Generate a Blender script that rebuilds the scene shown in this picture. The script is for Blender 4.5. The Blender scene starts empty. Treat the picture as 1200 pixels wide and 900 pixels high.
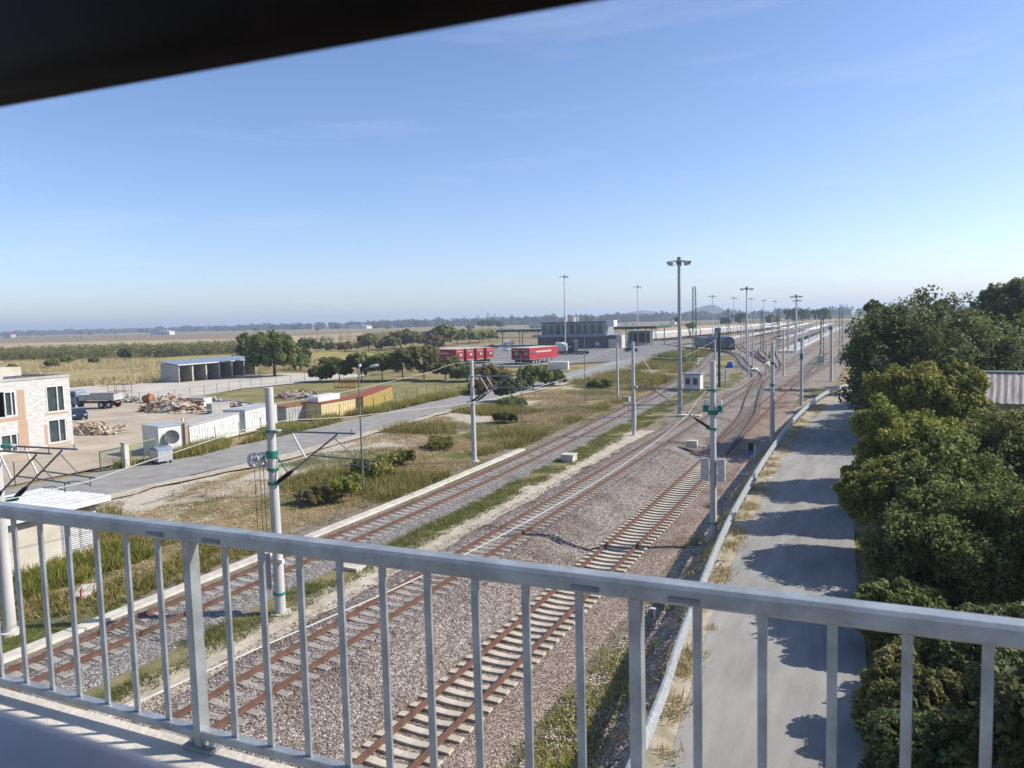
import bpy, math, random
import numpy as np
from mathutils import Vector, Matrix, noise as mnoise
R=math.radians
random.seed(7); rng=np.random.default_rng(7)
scene=bpy.context.scene
COL=scene.collection
# ---------------------------------------------------------------- camera
F_PX=890.0; CX,CY=600.,450.; ROLL=.026; CAMH=10.7; AZ=R(25.6); PITCH=math.atan(75./F_PX)
fwd=Vector((-math.sin(AZ)*math.cos(PITCH),math.cos(AZ)*math.cos(PITCH),-math.sin(PITCH)))
r0=Vector((math.cos(AZ),math.sin(AZ),0)); u0=r0.cross(fwd)
rgt=r0*math.cos(ROLL)-u0*math.sin(ROLL); upv=u0*math.cos(ROLL)+r0*math.sin(ROLL)
cam_d=bpy.data.cameras.new('camera'); cam=bpy.data.objects.new('camera',cam_d); COL.objects.link(cam)
cam_d.sensor_width=36; cam_d.lens=36*F_PX/1200; cam_d.clip_start=.05; cam_d.clip_end=40000
cam.matrix_world=Matrix(((rgt.x,upv.x,-fwd.x,0),(rgt.y,upv.y,-fwd.y,0),(rgt.z,upv.z,-fwd.z,CAMH),(0,0,0,1)))
cam_d.dof.use_dof=True; cam_d.dof.focus_distance=60; cam_d.dof.aperture_fstop=5.6
scene.camera=cam
# ---------------------------------------------------------------- sky, sun, exposure
SUN_EL=R(38); SUN_D=Vector((.875,.485,0)).normalized()
world=bpy.data.worlds.new('World'); scene.world=world; world.use_nodes=True
wn=world.node_tree; wn.nodes.clear()
sky=wn.nodes.new('ShaderNodeTexSky'); sky.sky_type='NISHITA'; sky.sun_disc=False
sky.sun_elevation=SUN_EL; sky.sun_rotation=math.atan2(SUN_D.x,SUN_D.y)
sky.altitude=50; sky.air_density=.8; sky.dust_density=.8; sky.ozone_density=1.6
bg=wn.nodes.new('ShaderNodeBackground'); bg.inputs[1].default_value=.138
out=wn.nodes.new('ShaderNodeOutputWorld')
# faint cirrus: long streaks low in the sky, by direction
tc=wn.nodes.new('ShaderNodeTexCoord'); mp=wn.nodes.new('ShaderNodeMapping'); mp.inputs['Scale'].default_value=(1.5,1.5,16)
mp.inputs['Rotation'].default_value=(0.04,0.05,0)
nz=wn.nodes.new('ShaderNodeTexNoise'); nz.inputs['Scale'].default_value=2.1; nz.inputs['Detail'].default_value=6; nz.inputs['Roughness'].default_value=.55
cr=wn.nodes.new('ShaderNodeValToRGB'); cr.color_ramp.elements[0].position=.56; cr.color_ramp.elements[1].position=.82
cr.color_ramp.elements[1].color=(.085,.085,.085,1)
mx=wn.nodes.new('ShaderNodeMixRGB'); mx.inputs[2].default_value=(7.5,7.8,8.2,1)
wn.links.new(tc.outputs['Generated'],mp.inputs[0]); wn.links.new(mp.outputs[0],nz.inputs['Vector'])
wn.links.new(nz.outputs[0],cr.inputs[0]); wn.links.new(cr.outputs[0],mx.inputs[0])
hsv=wn.nodes.new('ShaderNodeHueSaturation'); hsv.inputs['Saturation'].default_value=1.08
wn.links.new(sky.outputs[0],hsv.inputs['Color']); tnt=wn.nodes.new('ShaderNodeMixRGB'); tnt.blend_type='MULTIPLY'; tnt.inputs[0].default_value=1; tnt.inputs[2].default_value=(.945,.94,1.035,1)
wn.links.new(hsv.outputs[0],tnt.inputs[1]); wn.links.new(tnt.outputs[0],mx.inputs[1]); wn.links.new(mx.outputs[0],bg.inputs[0]); wn.links.new(bg.outputs[0],out.inputs[0])
sl=bpy.data.lights.new('sun','SUN'); sl.energy=5.0; sl.angle=R(.53); sl.color=(1,.945,.86)
so=bpy.data.objects.new('sun',sl); COL.objects.link(so)
sd=Vector((SUN_D.x*math.cos(SUN_EL),SUN_D.y*math.cos(SUN_EL),math.sin(SUN_EL)))
so.rotation_euler=sd.to_track_quat('Z','Y').to_euler(); so.location=(60,40,60)
scene.view_settings.view_transform='Standard'; scene.view_settings.look='None'
scene.view_settings.exposure=0.42; scene.view_settings.gamma=1
scene.render.engine='CYCLES'
scene.cycles.volume_bounces=0; scene.cycles.transparent_max_bounces=12; scene.cycles.max_bounces=6
# ---------------------------------------------------------------- geometry helpers
def ray(x,y): return fwd+rgt*((x-CX)/F_PX)-upv*((y-CY)/F_PX)
def atz(x,y,z=0.):
    d=ray(x,y); t=(z-CAMH)/d.z; return Vector((d.x*t,d.y*t,z))
def atX(x,y,X):
    d=ray(x,y); t=X/d.x; return Vector((X,d.y*t,CAMH+d.z*t))
def atY(x,y,Y):
    d=ray(x,y); t=Y/d.y; return Vector((d.x*t,Y,CAMH+d.z*t))
def interp(v,tab):
    if v<=tab[0][0]: return tab[0][1]
    for (a,b),(c,d) in zip(tab,tab[1:]):
        if v<=c: return b+(d-b)*(v-a)/(c-a)
    return tab[-1][1]
def drop(Y): return interp(Y,[(45,.9),(105,.0)])
ROADL=[(-10,-3.2),(17,-4.35),(27,-5.1),(36,-5.6),(52,-5.95),(72,-6.0),(94,-4.9),(108,-3.2),(125,1.0),(150,9),(180,22)]
GUARD=[(-10,-3.7),(15.8,-4.75),(23.4,-5.35),(35.6,-6.2),(46.8,-6.6),(62,-6.85),(76,-6.8),(90,-6.3),(100,-5.6),(107,-4.7),(116,-2.8),(130,1.5),(150,8)]
def roadw(Y): return interp(Y,[(10,4.6),(30,4.9),(60,5.0),(100,5.2)])
def gz(X,Y):
    k=drop(Y); g=interp(Y,GUARD)-.25 if Y<112 else -6.
    base=-.32
    if Y<110 and X>min(g-2.5,-8.6):
        lo=base-k
        if X>=g: return -.02
        if X>g-1.35: return -.02+(lo+.02)*(g-X)/1.35
        return lo
    if X>-8.3: 
        return -.3 if Y>=110 and X<-6 else (-.3+.28*min(1,max(0,(X+6)/4)))
    if X>-13.5: return base-k
    if X>-15.45: return base-k*min(1,(X+15.45)/1.95*1.12)
    return base
def hum(X,Y): return .10*mnoise.noise(Vector((X*.35,Y*.35,0)))+.06*mnoise.noise(Vector((X*1.3,Y*1.3,3)))
def atg(px,py):
    z=-.3
    for _ in range(5):
        p=atz(px,py,z); z=gz(p.x,p.y)
    return Vector((p.x,p.y,z))
class MB:
    def __init__(s): s.v=[]; s.f=[]; s.sm=[]
    def add(s,vs,fs,smooth=False):
        o=len(s.v); s.v+= [tuple(v) for v in vs]; s.f+=[tuple(i+o for i in f) for f in fs]; s.sm+=[smooth]*len(fs); return s
    def box(s,x0,x1,y0,y1,z0,z1):
        v=[(x0,y0,z0),(x1,y0,z0),(x1,y1,z0),(x0,y1,z0),(x0,y0,z1),(x1,y0,z1),(x1,y1,z1),(x0,y1,z1)]
        return s.add(v,[(3,2,1,0),(4,5,6,7),(0,1,5,4),(1,2,6,5),(2,3,7,6),(3,0,4,7)])
    def cbox(s,c,sz,rz=0,rx=0,ry=0):
        M=Matrix.Rotation(rz,3,'Z')@Matrix.Rotation(ry,3,'Y')@Matrix.Rotation(rx,3,'X'); c=Vector(c); h=[q/2 for q in sz]
        v=[c+M@Vector((a*h[0],b*h[1],d*h[2])) for d in(-1,1) for a,b in((-1,-1),(1,-1),(1,1),(-1,1))]
        return s.add(v,[(3,2,1,0),(4,5,6,7),(0,1,5,4),(1,2,6,5),(2,3,7,6),(3,0,4,7)])
    def cyl(s,p0,p1,r0,r1=None,n=10,caps=True):
        r1=r0 if r1 is None else r1; p0=Vector(p0); p1=Vector(p1); d=(p1-p0)
        a=d.orthogonal().normalized(); b=d.normalized().cross(a); vs=[]
        for p,r in((p0,r0),(p1,r1)):
            for i in range(n):
                t=2*math.pi*i/n; vs.append(p+a*(r*math.cos(t))+b*(r*math.sin(t)))
        s.add(vs,[(i,(i+1)%n,n+(i+1)%n,n+i) for i in range(n)],True)
        if caps: s.add(vs,[tuple(range(n-1,-1,-1)),tuple(range(n,2*n))])
        return s
    def tube(s,pts,r,n=6):
        for a,b in zip(pts,pts[1:]): s.cyl(a,b,r,r,n,True)
        return s
    def prism(s,prof,fn0,fn1):
        n=len(prof); v=[fn0(p) for p in prof]+[fn1(p) for p in prof]
        return s.add(v,[tuple(range(n-1,-1,-1)),tuple(range(n,2*n))]+[(i,(i+1)%n,n+(i+1)%n,n+i) for i in range(n)])
    def build(s,name,m=None,parent=None,loc=None,rz=0):
        me=bpy.data.meshes.new(name); me.from_pydata(s.v,[],s.f); me.polygons.foreach_set('use_smooth',s.sm); me.update()
        if m: me.materials.append(m)
        o=bpy.data.objects.new(name,me); COL.objects.link(o)
        if parent: o.parent=parent
        if loc is not None: o.location=loc
        if rz: o.rotation_euler=(0,0,rz)
        return o
def tag(o,label=None,cat=None,group=None,kind=None):
    if label: o['label']=label
    if cat: o['category']=cat
    if group: o['group']=group
    if kind: o['kind']=kind
    return o
def thing(name,loc,label,cat,group=None,rz=0):
    o=bpy.data.objects.new(name,None); COL.objects.link(o); o.location=loc; o.rotation_euler=(0,0,rz); o.empty_display_size=.3
    return tag(o,label,cat,group)
def struct(o): o['kind']='structure'; return o
def copy_tree(o,parent=None):
    c=o.copy(); COL.objects.link(c); c.parent=parent
    for ch in [x for x in o.children]: copy_tree(ch,c)
    return c
def dup(o,loc,label,group=None,rz=None,sc=None):
    c=copy_tree(o); c.location=loc; c['label']=label
    if group: c['group']=group
    if rz is not None: c.rotation_euler=(0,0,rz)
    if sc is not None: c.scale=sc if hasattr(sc,'__len__') else (sc,)*3
    return c
def npmesh(name,V,Fq,m,attr=None,parent=None,tri=False):
    n=3 if tri else 4
    me=bpy.data.meshes.new(name); nv=len(V); nf=len(Fq)
    me.vertices.add(nv); me.vertices.foreach_set('co',np.asarray(V,dtype=np.float32).ravel())
    me.loops.add(nf*n); me.polygons.add(nf)
    me.polygons.foreach_set('loop_start',np.arange(0,nf*n,n,dtype=np.int32))
    me.loops.foreach_set('vertex_index',np.asarray(Fq,dtype=np.int32).ravel())
    me.update(calc_edges=True)
    if attr is not None:
        a=me.attributes.new('tint','FLOAT','FACE'); a.data.foreach_set('value',np.asarray(attr,dtype=np.float32))
    me.materials.append(m)
    o=bpy.data.objects.new(name,me); COL.objects.link(o)
    if parent: o.parent=parent
    return o
# ---------------------------------------------------------------- materials
MATS={}
def mat(name,c1,c2=None,scale=3.,rough=.8,metal=0.,bump=0.,bscale=None,coord='Object',detail=5,sx=(1,1,1),spec=.3,lo=.35,hi=.65):
    if name in MATS: return MATS[name]
    m=bpy.data.materials.new(name); m.use_nodes=True; nt=m.node_tree; N=nt.nodes; L=nt.links
    b=N['Principled BSDF']; b.inputs['Roughness'].default_value=rough; b.inputs['Metallic'].default_value=metal
    b.inputs['Specular IOR Level'].default_value=spec
    c2=c2 or tuple(q*.78 for q in c1)
    t=N.new('ShaderNodeTexCoord'); mpg=N.new('ShaderNodeMapping'); mpg.inputs['Scale'].default_value=sx; L.new(t.outputs[coord],mpg.inputs[0])
    n=N.new('ShaderNodeTexNoise'); n.inputs['Scale'].default_value=scale; n.inputs['Detail'].default_value=detail; n.inputs['Roughness'].default_value=.6
    L.new(mpg.outputs[0],n.inputs['Vector'])
    r=N.new('ShaderNodeValToRGB'); r.color_ramp.elements[0].position=lo; r.color_ramp.elements[1].position=hi
    r.color_ramp.elements[0].color=(*c2,1); r.color_ramp.elements[1].color=(*c1,1)
    L.new(n.outputs[0],r.inputs[0]); L.new(r.outputs[0],b.inputs['Base Color'])
    if bump:
        n2=N.new('ShaderNodeTexNoise'); n2.inputs['Scale'].default_value=bscale or scale*6; n2.inputs['Detail'].default_value=4
        L.new(mpg.outputs[0],n2.inputs['Vector'])
        bp=N.new('ShaderNodeBump'); bp.inputs['Strength'].default_value=bump; bp.inputs['Distance'].default_value=.03
        L.new(n2.outputs[0],bp.inputs['Height']); L.new(bp.outputs[0],b.inputs['Normal'])
    MATS[name]=m; return m
def ramp(N,elems):
    r=N.new('ShaderNodeValToRGB'); e=r.color_ramp.elements
    e[0].position=elems[0][0]; e[0].color=(*elems[0][1],1); e[1].position=elems[-1][0]; e[1].color=(*elems[-1][1],1)
    for p,c in elems[1:-1]: q=e.new(p); q.color=(*c,1)
    return r
def gravel(name,cols,stain,sc=16.):
    m=bpy.data.materials.new(name); m.use_nodes=True; nt=m.node_tree; N=nt.nodes; L=nt.links; b=N['Principled BSDF']
    b.inputs['Roughness'].default_value=.95; b.inputs['Specular IOR Level'].default_value=.15
    t=N.new('ShaderNodeTexCoord'); v=N.new('ShaderNodeTexVoronoi'); v.inputs['Scale'].default_value=sc
    L.new(t.outputs['Object'],v.inputs['Vector'])
    r=ramp(N,cols); sep=N.new('ShaderNodeSeparateColor'); L.new(v.outputs['Color'],sep.inputs[0]); L.new(sep.outputs[0],r.inputs[0])
    n=N.new('ShaderNodeTexNoise'); n.inputs['Scale'].default_value=.35; n.inputs['Detail'].default_value=6; L.new(t.outputs['Object'],n.inputs['Vector'])
    rr=ramp(N,[(.5,(0,0,0)),(.68,(1,1,1))]); L.new(n.outputs[0],rr.inputs[0])
    mxx=N.new('ShaderNodeMixRGB'); mxx.blend_type='MULTIPLY'; mxx.inputs[2].default_value=(*stain,1)
    L.new(rr.outputs[0],mxx.inputs[0]); L.new(r.outputs[0],mxx.inputs[1]); L.new(mxx.outputs[0],b.inputs['Base Color'])
    bp=N.new('ShaderNodeBump'); bp.inputs['Strength'].default_value=.9; bp.inputs['Distance'].default_value=.05; bp.invert=True
    L.new(v.outputs['Distance'],bp.inputs['Height']); L.new(bp.outputs[0],b.inputs['Normal'])
    return m
M_ball=gravel('ballast',[(0,(.075,.065,.058)),(.35,(.185,.157,.14)),(.7,(.275,.24,.215)),(1,(.46,.42,.38))],(.6,.54,.48))
M_ball3=gravel('ballast_grey',[(0,(.08,.074,.07)),(.4,(.19,.175,.163)),(.75,(.27,.25,.23)),(1,(.42,.40,.37))],(.7,.66,.6))
def leafmat(name,c1,c2,c3,trans=.3):
    m=bpy.data.materials.new(name); m.use_nodes=True; nt=m.node_tree; N=nt.nodes; L=nt.links; N.clear()
    o=N.new('ShaderNodeOutputMaterial'); d=N.new('ShaderNodeBsdfPrincipled'); d.inputs['Roughness'].default_value=.55; d.inputs['Specular IOR Level'].default_value=.25
    tr=N.new('ShaderNodeBsdfTranslucent'); mxs=N.new('ShaderNodeMixShader'); mxs.inputs[0].default_value=trans
    a=N.new('ShaderNodeAttribute'); a.attribute_name='tint'
    r=ramp(N,[(0,c1),(.5,c2),(1,c3)]); L.new(a.outputs['Fac'],r.inputs[0])
    oi=N.new('ShaderNodeObjectInfo'); hs=N.new('ShaderNodeHueSaturation'); mr=N.new('ShaderNodeMapRange')
    mr.inputs[3].default_value=.49; mr.inputs[4].default_value=.525; L.new(oi.outputs['Random'],mr.inputs[0]); L.new(mr.outputs[0],hs.inputs['Hue'])
    mr2=N.new('ShaderNodeMapRange'); mr2.inputs[3].default_value=.8; mr2.inputs[4].default_value=1.15; L.new(oi.outputs['Random'],mr2.inputs[0]); L.new(mr2.outputs[0],hs.inputs['Value'])
    L.new(r.outputs[0],hs.inputs['Color']); L.new(hs.outputs[0],d.inputs['Base Color']); L.new(hs.outputs[0],tr.inputs['Color'])
    L.new(d.outputs[0],mxs.inputs[1]); L.new(tr.outputs[0],mxs.inputs[2]); L.new(mxs.outputs[0],o.inputs[0]); return m
L_green=leafmat('leaf_green',(.075,.095,.027),(.18,.20,.055),(.38,.37,.13),.45)
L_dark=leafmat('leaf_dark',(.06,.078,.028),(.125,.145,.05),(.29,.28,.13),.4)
L_lime=leafmat('leaf_lime',(.11,.15,.03),(.26,.28,.055),(.46,.38,.11),.42)
L_olive=leafmat('leaf_olive',(.13,.145,.05),(.27,.275,.10),(.42,.38,.16),.5)
L_rust=leafmat('leaf_rust',(.14,.10,.05),(.25,.195,.095),(.36,.30,.14),.5)
L_blue=leafmat('leaf_far',(.04,.052,.03),(.06,.072,.04),(.09,.10,.055),.15)
L_straw=leafmat('straw',(.26,.19,.10),(.44,.34,.185),(.60,.49,.29),.35)
L_weed=leafmat('weed',(.11,.12,.03),(.26,.23,.07),(.46,.36,.14),.35)
L_grass=leafmat('grass_blade',(.11,.14,.035),(.20,.22,.065),(.36,.33,.15),.5)
M_bark=mat('bark',(.12,.10,.075),(.06,.05,.04),scale=8,rough=.95,bump=.4)
M_conc=mat('concrete',(.42,.41,.385),(.30,.295,.28),scale=1.3,rough=.9,bump=.25,bscale=20)
M_mast=mat('mast_concrete',(.52,.51,.49),(.40,.40,.39),scale=1.6,rough=.85,sx=(1,1,.25),bump=.15,bscale=25)
M_kerb=mat('kerb_concrete',(.58,.54,.47),(.42,.39,.33),scale=2.3,rough=.9,bump=.3,bscale=30)
M_galv=mat('galvanised_steel',(.37,.395,.405),(.24,.255,.26),scale=7,rough=.42,metal=.35,bump=.05,bscale=40,spec=.5)
M_galvd=mat('grey_tube',(.22,.23,.24),(.15,.16,.17),scale=6,rough=.5,metal=.4)
M_steel=mat('light_steel',(.55,.56,.57),(.42,.43,.45),scale=5,rough=.45,metal=.4)
M_rail=mat('rail_rust',(.15,.080,.055),(.095,.052,.038),scale=2.5,rough=.75,bump=.2,bscale=30)
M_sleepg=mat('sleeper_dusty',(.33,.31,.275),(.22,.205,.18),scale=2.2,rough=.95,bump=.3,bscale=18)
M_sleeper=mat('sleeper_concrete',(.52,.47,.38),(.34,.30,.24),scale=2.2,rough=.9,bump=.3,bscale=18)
M_green=mat('green_paint',(.03,.22,.15),(.02,.14,.10),scale=6,rough=.5)
M_dgreen=mat('lattice_green',(.025,.10,.07),(.02,.06,.045),scale=6,rough=.6)
M_white=mat('white_paint',(.66,.66,.64),(.52,.51,.49),scale=1.2,rough=.6)
M_whiter=mat('white_sheet',(.68,.68,.66),(.52,.52,.49),scale=.9,rough=.5,sx=(1,3,1))
M_wire=mat('wire_white',(.48,.47,.44),(.38,.38,.35),rough=.5)
M_black=mat('black_rubber',(.018,.016,.015),(.012,.011,.011),rough=.6)
M_blackgl=mat('black_plastic',(.010,.007,.006),(.006,.005,.004),rough=.5,spec=.05,scale=14)
M_cream=mat('beige_render',(.52,.48,.40),(.42,.39,.32),scale=1,rough=.9,bump=.1)
M_asph=mat('asphalt_grey',(.30,.29,.27),(.22,.215,.20),scale=.8,rough=.95,bump=.25,bscale=40,spec=.1)
M_asphr=mat('asphalt_right',(.32,.31,.285),(.235,.228,.208),scale=.7,rough=.95,bump=.2,bscale=45,spec=.1,sx=(1.6,.35,1))
M_lot=mat('asphalt_lot',(.22,.215,.21),(.17,.165,.16),scale=.2,rough=.9,spec=.1)
M_yard=mat('yard_dirt',(.46,.385,.29),(.31,.255,.19),scale=.22,rough=.95,bump=.3,bscale=3,lo=.3,hi=.7)
M_pale=mat('pale_yard',(.50,.46,.39),(.40,.36,.30),scale=.15,rough=.95)
M_sand=mat('pale_sand',(.50,.445,.36),(.32,.275,.20),scale=1.7,rough=.95,bump=.5,bscale=9)
M_red=mat('red_tarp',(.36,.03,.038),(.27,.025,.03),scale=.8,rough=.5)
M_dglass=mat('dark_glass',(.02,.03,.04),(.04,.055,.065),rough=.12,scale=.6,spec=.8)
M_glassg=mat('window_glass',(.06,.09,.085),(.03,.04,.045),rough=.15,scale=1.4,spec=.7)
M_blue=mat('blue_paint',(.03,.13,.55),(.025,.10,.42),rough=.5)
M_navy=mat('navy_paint',(.03,.045,.09),(.02,.03,.06),rough=.35)
M_brick=mat('orange_brick',(.46,.34,.24),(.33,.21,.15),scale=5.5,rough=.9,sx=(1,1,4))
M_block=mat('white_block_wall',(.56,.55,.52),(.40,.39,.365),scale=1.6,rough=.9,sx=(1,1,2.5),bump=.2)
M_yellow=mat('yellow_paint',(.46,.34,.09),(.33,.25,.09),scale=1.5,rough=.6)
M_ybeige=mat('beige_paint',(.62,.50,.26),(.50,.40,.22),scale=1.5,rough=.7)
M_rroof=mat('red_roof',(.28,.07,.045),(.2,.06,.04),scale=2,rough=.8)
M_bluegrey=mat('blue_grey_sheet',(.22,.27,.34),(.16,.2,.26),scale=1,rough=.5)
M_tyre=mat('tyre',(.03,.03,.03),(.02,.02,.02),rough=.9)
M_wood=mat('old_timber',(.42,.33,.22),(.2,.15,.10),scale=4,rough=.9)
M_rusty=mat('rusty_sheet',(.30,.13,.06),(.15,.08,.05),scale=3,rough=.9)
M_orange=mat('orange_plastic',(.40,.13,.05),(.26,.09,.05),rough=.6)
M_dirtyw=mat('dirty_white_wagon',(.52,.50,.46),(.34,.32,.29),scale=.5,rough=.7,sx=(1,1,3))
# ---------------------------------------------------------------- ground
def ground_material():
    m=bpy.data.materials.new('ground_soil_grass'); m.use_nodes=True; nt=m.node_tree; N=nt.nodes; L=nt.links; b=N['Principled BSDF']
    b.inputs['Roughness'].default_value=1; b.inputs['Specular IOR Level'].default_value=.05
    t=N.new('ShaderNodeTexCoord')
    def noi(s,d=8,sx=(1,1,1),ro=.6):
        mpp=N.new('ShaderNodeMapping'); mpp.inputs['Scale'].default_value=sx; L.new(t.outputs['Object'],mpp.inputs[0])
        n=N.new('ShaderNodeTexNoise'); n.inputs['Scale'].default_value=s; n.inputs['Detail'].default_value=d; n.inputs['Roughness'].default_value=ro
        L.new(mpp.outputs[0],n.inputs['Vector']); return n.outputs[0]
    def mixc(f,a,c,bl='MIX'):
        x=N.new('ShaderNodeMixRGB'); x.blend_type=bl
        for i,q in enumerate((f,a,c)):
            if isinstance(q,tuple): x.inputs[i].default_value=(*q,1)
            elif isinstance(q,float): x.inputs[i].default_value=q
            else: L.new(q,x.inputs[i])
        return x.outputs[0]
    def rp(inp,a,bb):
        r=N.new('ShaderNodeMapRange'); r.interpolation_type='SMOOTHSTEP'; r.inputs[1].default_value=a; r.inputs[2].default_value=bb; L.new(inp,r.inputs[0]); return r.outputs[0]
    fine=noi(3.0,8,ro=.7)
    dry=ramp(N,[(.3,(.13,.10,.055)),(.45,(.25,.19,.10)),(.6,(.36,.28,.155)),(.75,(.44,.36,.22))]); L.new(fine,dry.inputs[0])
    grn=ramp(N,[(.3,(.055,.07,.02)),(.5,(.105,.115,.035)),(.72,(.20,.18,.07))]); L.new(fine,grn.inputs[0])
    g1=rp(noi(.10,6),.47,.60); c=mixc(g1,dry.outputs[0],grn.outputs[0])
    bare=ramp(N,[(.3,(.34,.29,.215)),(.7,(.56,.51,.43))]); L.new(fine,bare.inputs[0])
    # bare pale soil lies along the access road verge and between the tracks
    sep=N.new('ShaderNodeSeparateXYZ'); L.new(t.outputs['Object'],sep.inputs[0])
    def band(o,a,b2,c2,d2):
        u=N.new('ShaderNodeMath'); u.operation='MULTIPLY'; L.new(rp(o,a,b2),u.inputs[0])
        w=N.new('ShaderNodeMapRange'); w.inputs[1].default_value=c2; w.inputs[2].default_value=d2; w.inputs[3].default_value=1; w.inputs[4].default_value=0; L.new(o,w.inputs[0]); L.new(w.outputs[0],u.inputs[1]); return u.outputs[0]
    verge=band(sep.outputs[0],-52,-46,-41,-31)
    bn=noi(.22,8,(1,.45,1),.65)
    ad=N.new('ShaderNodeMath'); ad.operation='MULTIPLY_ADD'; L.new(verge,ad.inputs[0]); ad.inputs[1].default_value=.22; L.new(bn,ad.inputs[2])
    fy=N.new('ShaderNodeMapRange'); fy.inputs[1].default_value=85; fy.inputs[2].default_value=130; fy.inputs[3].default_value=0; fy.inputs[4].default_value=.12; L.new(sep.outputs[1],fy.inputs[0])
    ad2=N.new('ShaderNodeMath'); ad2.operation='SUBTRACT'; L.new(ad.outputs[0],ad2.inputs[0]); L.new(fy.outputs[0],ad2.inputs[1])
    c=mixc(rp(ad2.outputs[0],.60,.70),c,bare.outputs[0])
    # railway land (between the tracks) greyer
    rail=band(sep.outputs[0],-29.5,-28,-7,-4.5)
    rcol=ramp(N,[(.3,(.14,.12,.10)),(.5,(.24,.205,.165)),(.7,(.36,.32,.26))]); L.new(noi(2.2,8),rcol.inputs[0])
    grc=mixc(rp(noi(.25,6,(1,.35,1)),.50,.58),rcol.outputs[0],grn.outputs[0])
    rf=N.new('ShaderNodeMath'); rf.operation='MULTIPLY'; L.new(rail,rf.inputs[0]); rf.inputs[1].default_value=.85
    c=mixc(rf.outputs[0],c,grc)
    mac=noi(.011,4); mm=ramp(N,[(.35,(.86,.86,.86)),(.65,(1.1,1.1,1.1))]); L.new(mac,mm.inputs[0]); c=mixc(1.,c,mm.outputs[0],'MULTIPLY')
    L.new(c,b.inputs['Base Color'])
    bp=N.new('ShaderNodeBump'); bp.inputs['Strength'].default_value=.7; bp.inputs['Distance'].default_value=.12; L.new(noi(5,6,ro=.75),bp.inputs['Height']); L.new(bp.outputs[0],b.inputs['Normal'])
    return m
M_ground=ground_material()
xs=[-9500,-5000,-2500,-1200,-700,-400,-250,-170,-120]+[-90+i*1.5 for i in range(42)]+[-27+i*.3 for i in range(92)]+[.8,1.6,3,5,8,12,20,40,90,200,500,1200,3000,9500]
ys=[-120,-60,-30,-15]+[-8+i*1.2 for i in range(110)]+[126+i*4 for i in range(30)]+[260,300,380,500,700,1000,1500,2500,4000,7000,12500]
V=[];nx=len(xs)
for Y in ys:
    for X in xs:
        z=gz(X,Y); 
        if -70<X<-27 and 0<Y<240 : z+=hum(X,Y)*min(1,(-27-X)/2)
        V.append((X,Y,z))
Fq=[(j*nx+i,j*nx+i+1,(j+1)*nx+i+1,(j+1)*nx+i) for j in range(len(ys)-1) for i in range(nx-1)]
g=MB(); g.v=V; g.f=Fq; g.sm=[True]*len(Fq)
struct(g.build('ground',M_ground))
def strip(name,pts,m,dz=.0,zf=None,rough_edge=0.,nsub=1):
    """pts: list of (xl,xr,y); flat ribbon following y"""
    mb=MB(); v=[]
    for k,(a,b_,y) in enumerate(pts):
        ja=rough_edge*mnoise.noise(Vector((a*.9,y*.8,1))); jb=rough_edge*mnoise.noise(Vector((b_*.9,y*.8,7)))
        for q in (a+ja,b_+jb): v.append((q,y,(zf(q,y) if zf else gz(q,y))+dz))
    mb.add(v,[(2*i,2*i+1,2*i+3,2*i+2) for i in range(len(pts)-1)],True)
    return mb.build(name,m)
# right-hand service road
ry=list(np.arange(-10,180,1.0))
struct(strip('service_road',[(interp(y,ROADL),interp(y,ROADL)+roadw(y),y) for y in ry],M_asphr,zf=lambda x,y:.012,rough_edge=.12))
M_verge=mat('dusty_verge',(.44,.38,.29),(.24,.21,.13),scale=1.4,rough=.95,bump=.5,bscale=10)
struct(strip('road_verge',[(interp(y,GUARD)-.3,interp(y,ROADL)+.15,y) for y in ry if y<118],M_verge,zf=lambda x,y:.002,rough_edge=.25))
M_edge=mat('concrete_edging',(.50,.46,.38),(.36,.33,.27),scale=1.5,rough=.95)
# left access road: between two edge tables
LN=[(-30,-46.5),(33,-46.1),(38,-45.9),(49,-45.3),(71,-47.0),(91,-48.4),(134,-47.5),(152,-47.2),(175,-49),(210,-54),(300,-57)]
LF=[(-30,-54.8),(35,-54.4),(40,-53.6),(47,-52.2),(62,-53.4),(86,-54.4),(101,-55.0),(132,-55.4),(152,-56.5),(190,-60),(313,-63)]
ly=list(np.arange(-30,300,2.))
M_curb=M_edge
struct(strip('access_road',[(interp(y,LF),interp(y,LN),y) for y in ly],M_asph,zf=lambda x,y:-.16,rough_edge=.3))
struct(strip('road_shoulder',[(interp(y,LN)-.2,interp(y,LN)+1.5+.8*mnoise.noise(Vector((y*.1,5,0))),y) for y in ly if y<200],M_sand,zf=lambda x,y:-.175,rough_edge=.9))
# yard and lots
def poly(name,pts,m,z,kind=True):
    mb=MB(); mb.add([(p[0],p[1],z) for p in pts],[tuple(range(len(pts)))]); o=mb.build(name,m)
    if kind: struct(o)
    return o
poly('yard',[(-56,30),(-55.5,45),(-58.5,60),(-74,68),(-79,76),(-92,84),(-120,84),(-128,62),(-110,20),(-60,15)],M_yard,-.19)
poly('shed_yard',[(-96,79.5),(-98,88),(-101,100),(-99,112),(-96,130),(-98,134),(-124,136),(-127,109),(-142,108),(-140,90),(-113,76)],M_pale,-.17)
poly('truck_park',[(-60,178),(-54,196),(-56,245),(-66,275),(-66,330),(-150,330),(-165,270),(-135,222),(-112,178),(-90,158),(-74,160)],M_lot,-.12)
poly('station_road',[(-66,300),(-57,300),(-45,640),(-58,640)],M_pale,-.10)
FZ=-.05
M_tan=mat('tan_field',(.42,.33,.20),(.32,.25,.15),scale=.02,rough=1,spec=.02,sx=(1,2.5,1))
M_brownf=mat('brown_field',(.27,.20,.13),(.18,.15,.09),scale=.015,rough=1,spec=.02,sx=(1,3,1))
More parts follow.
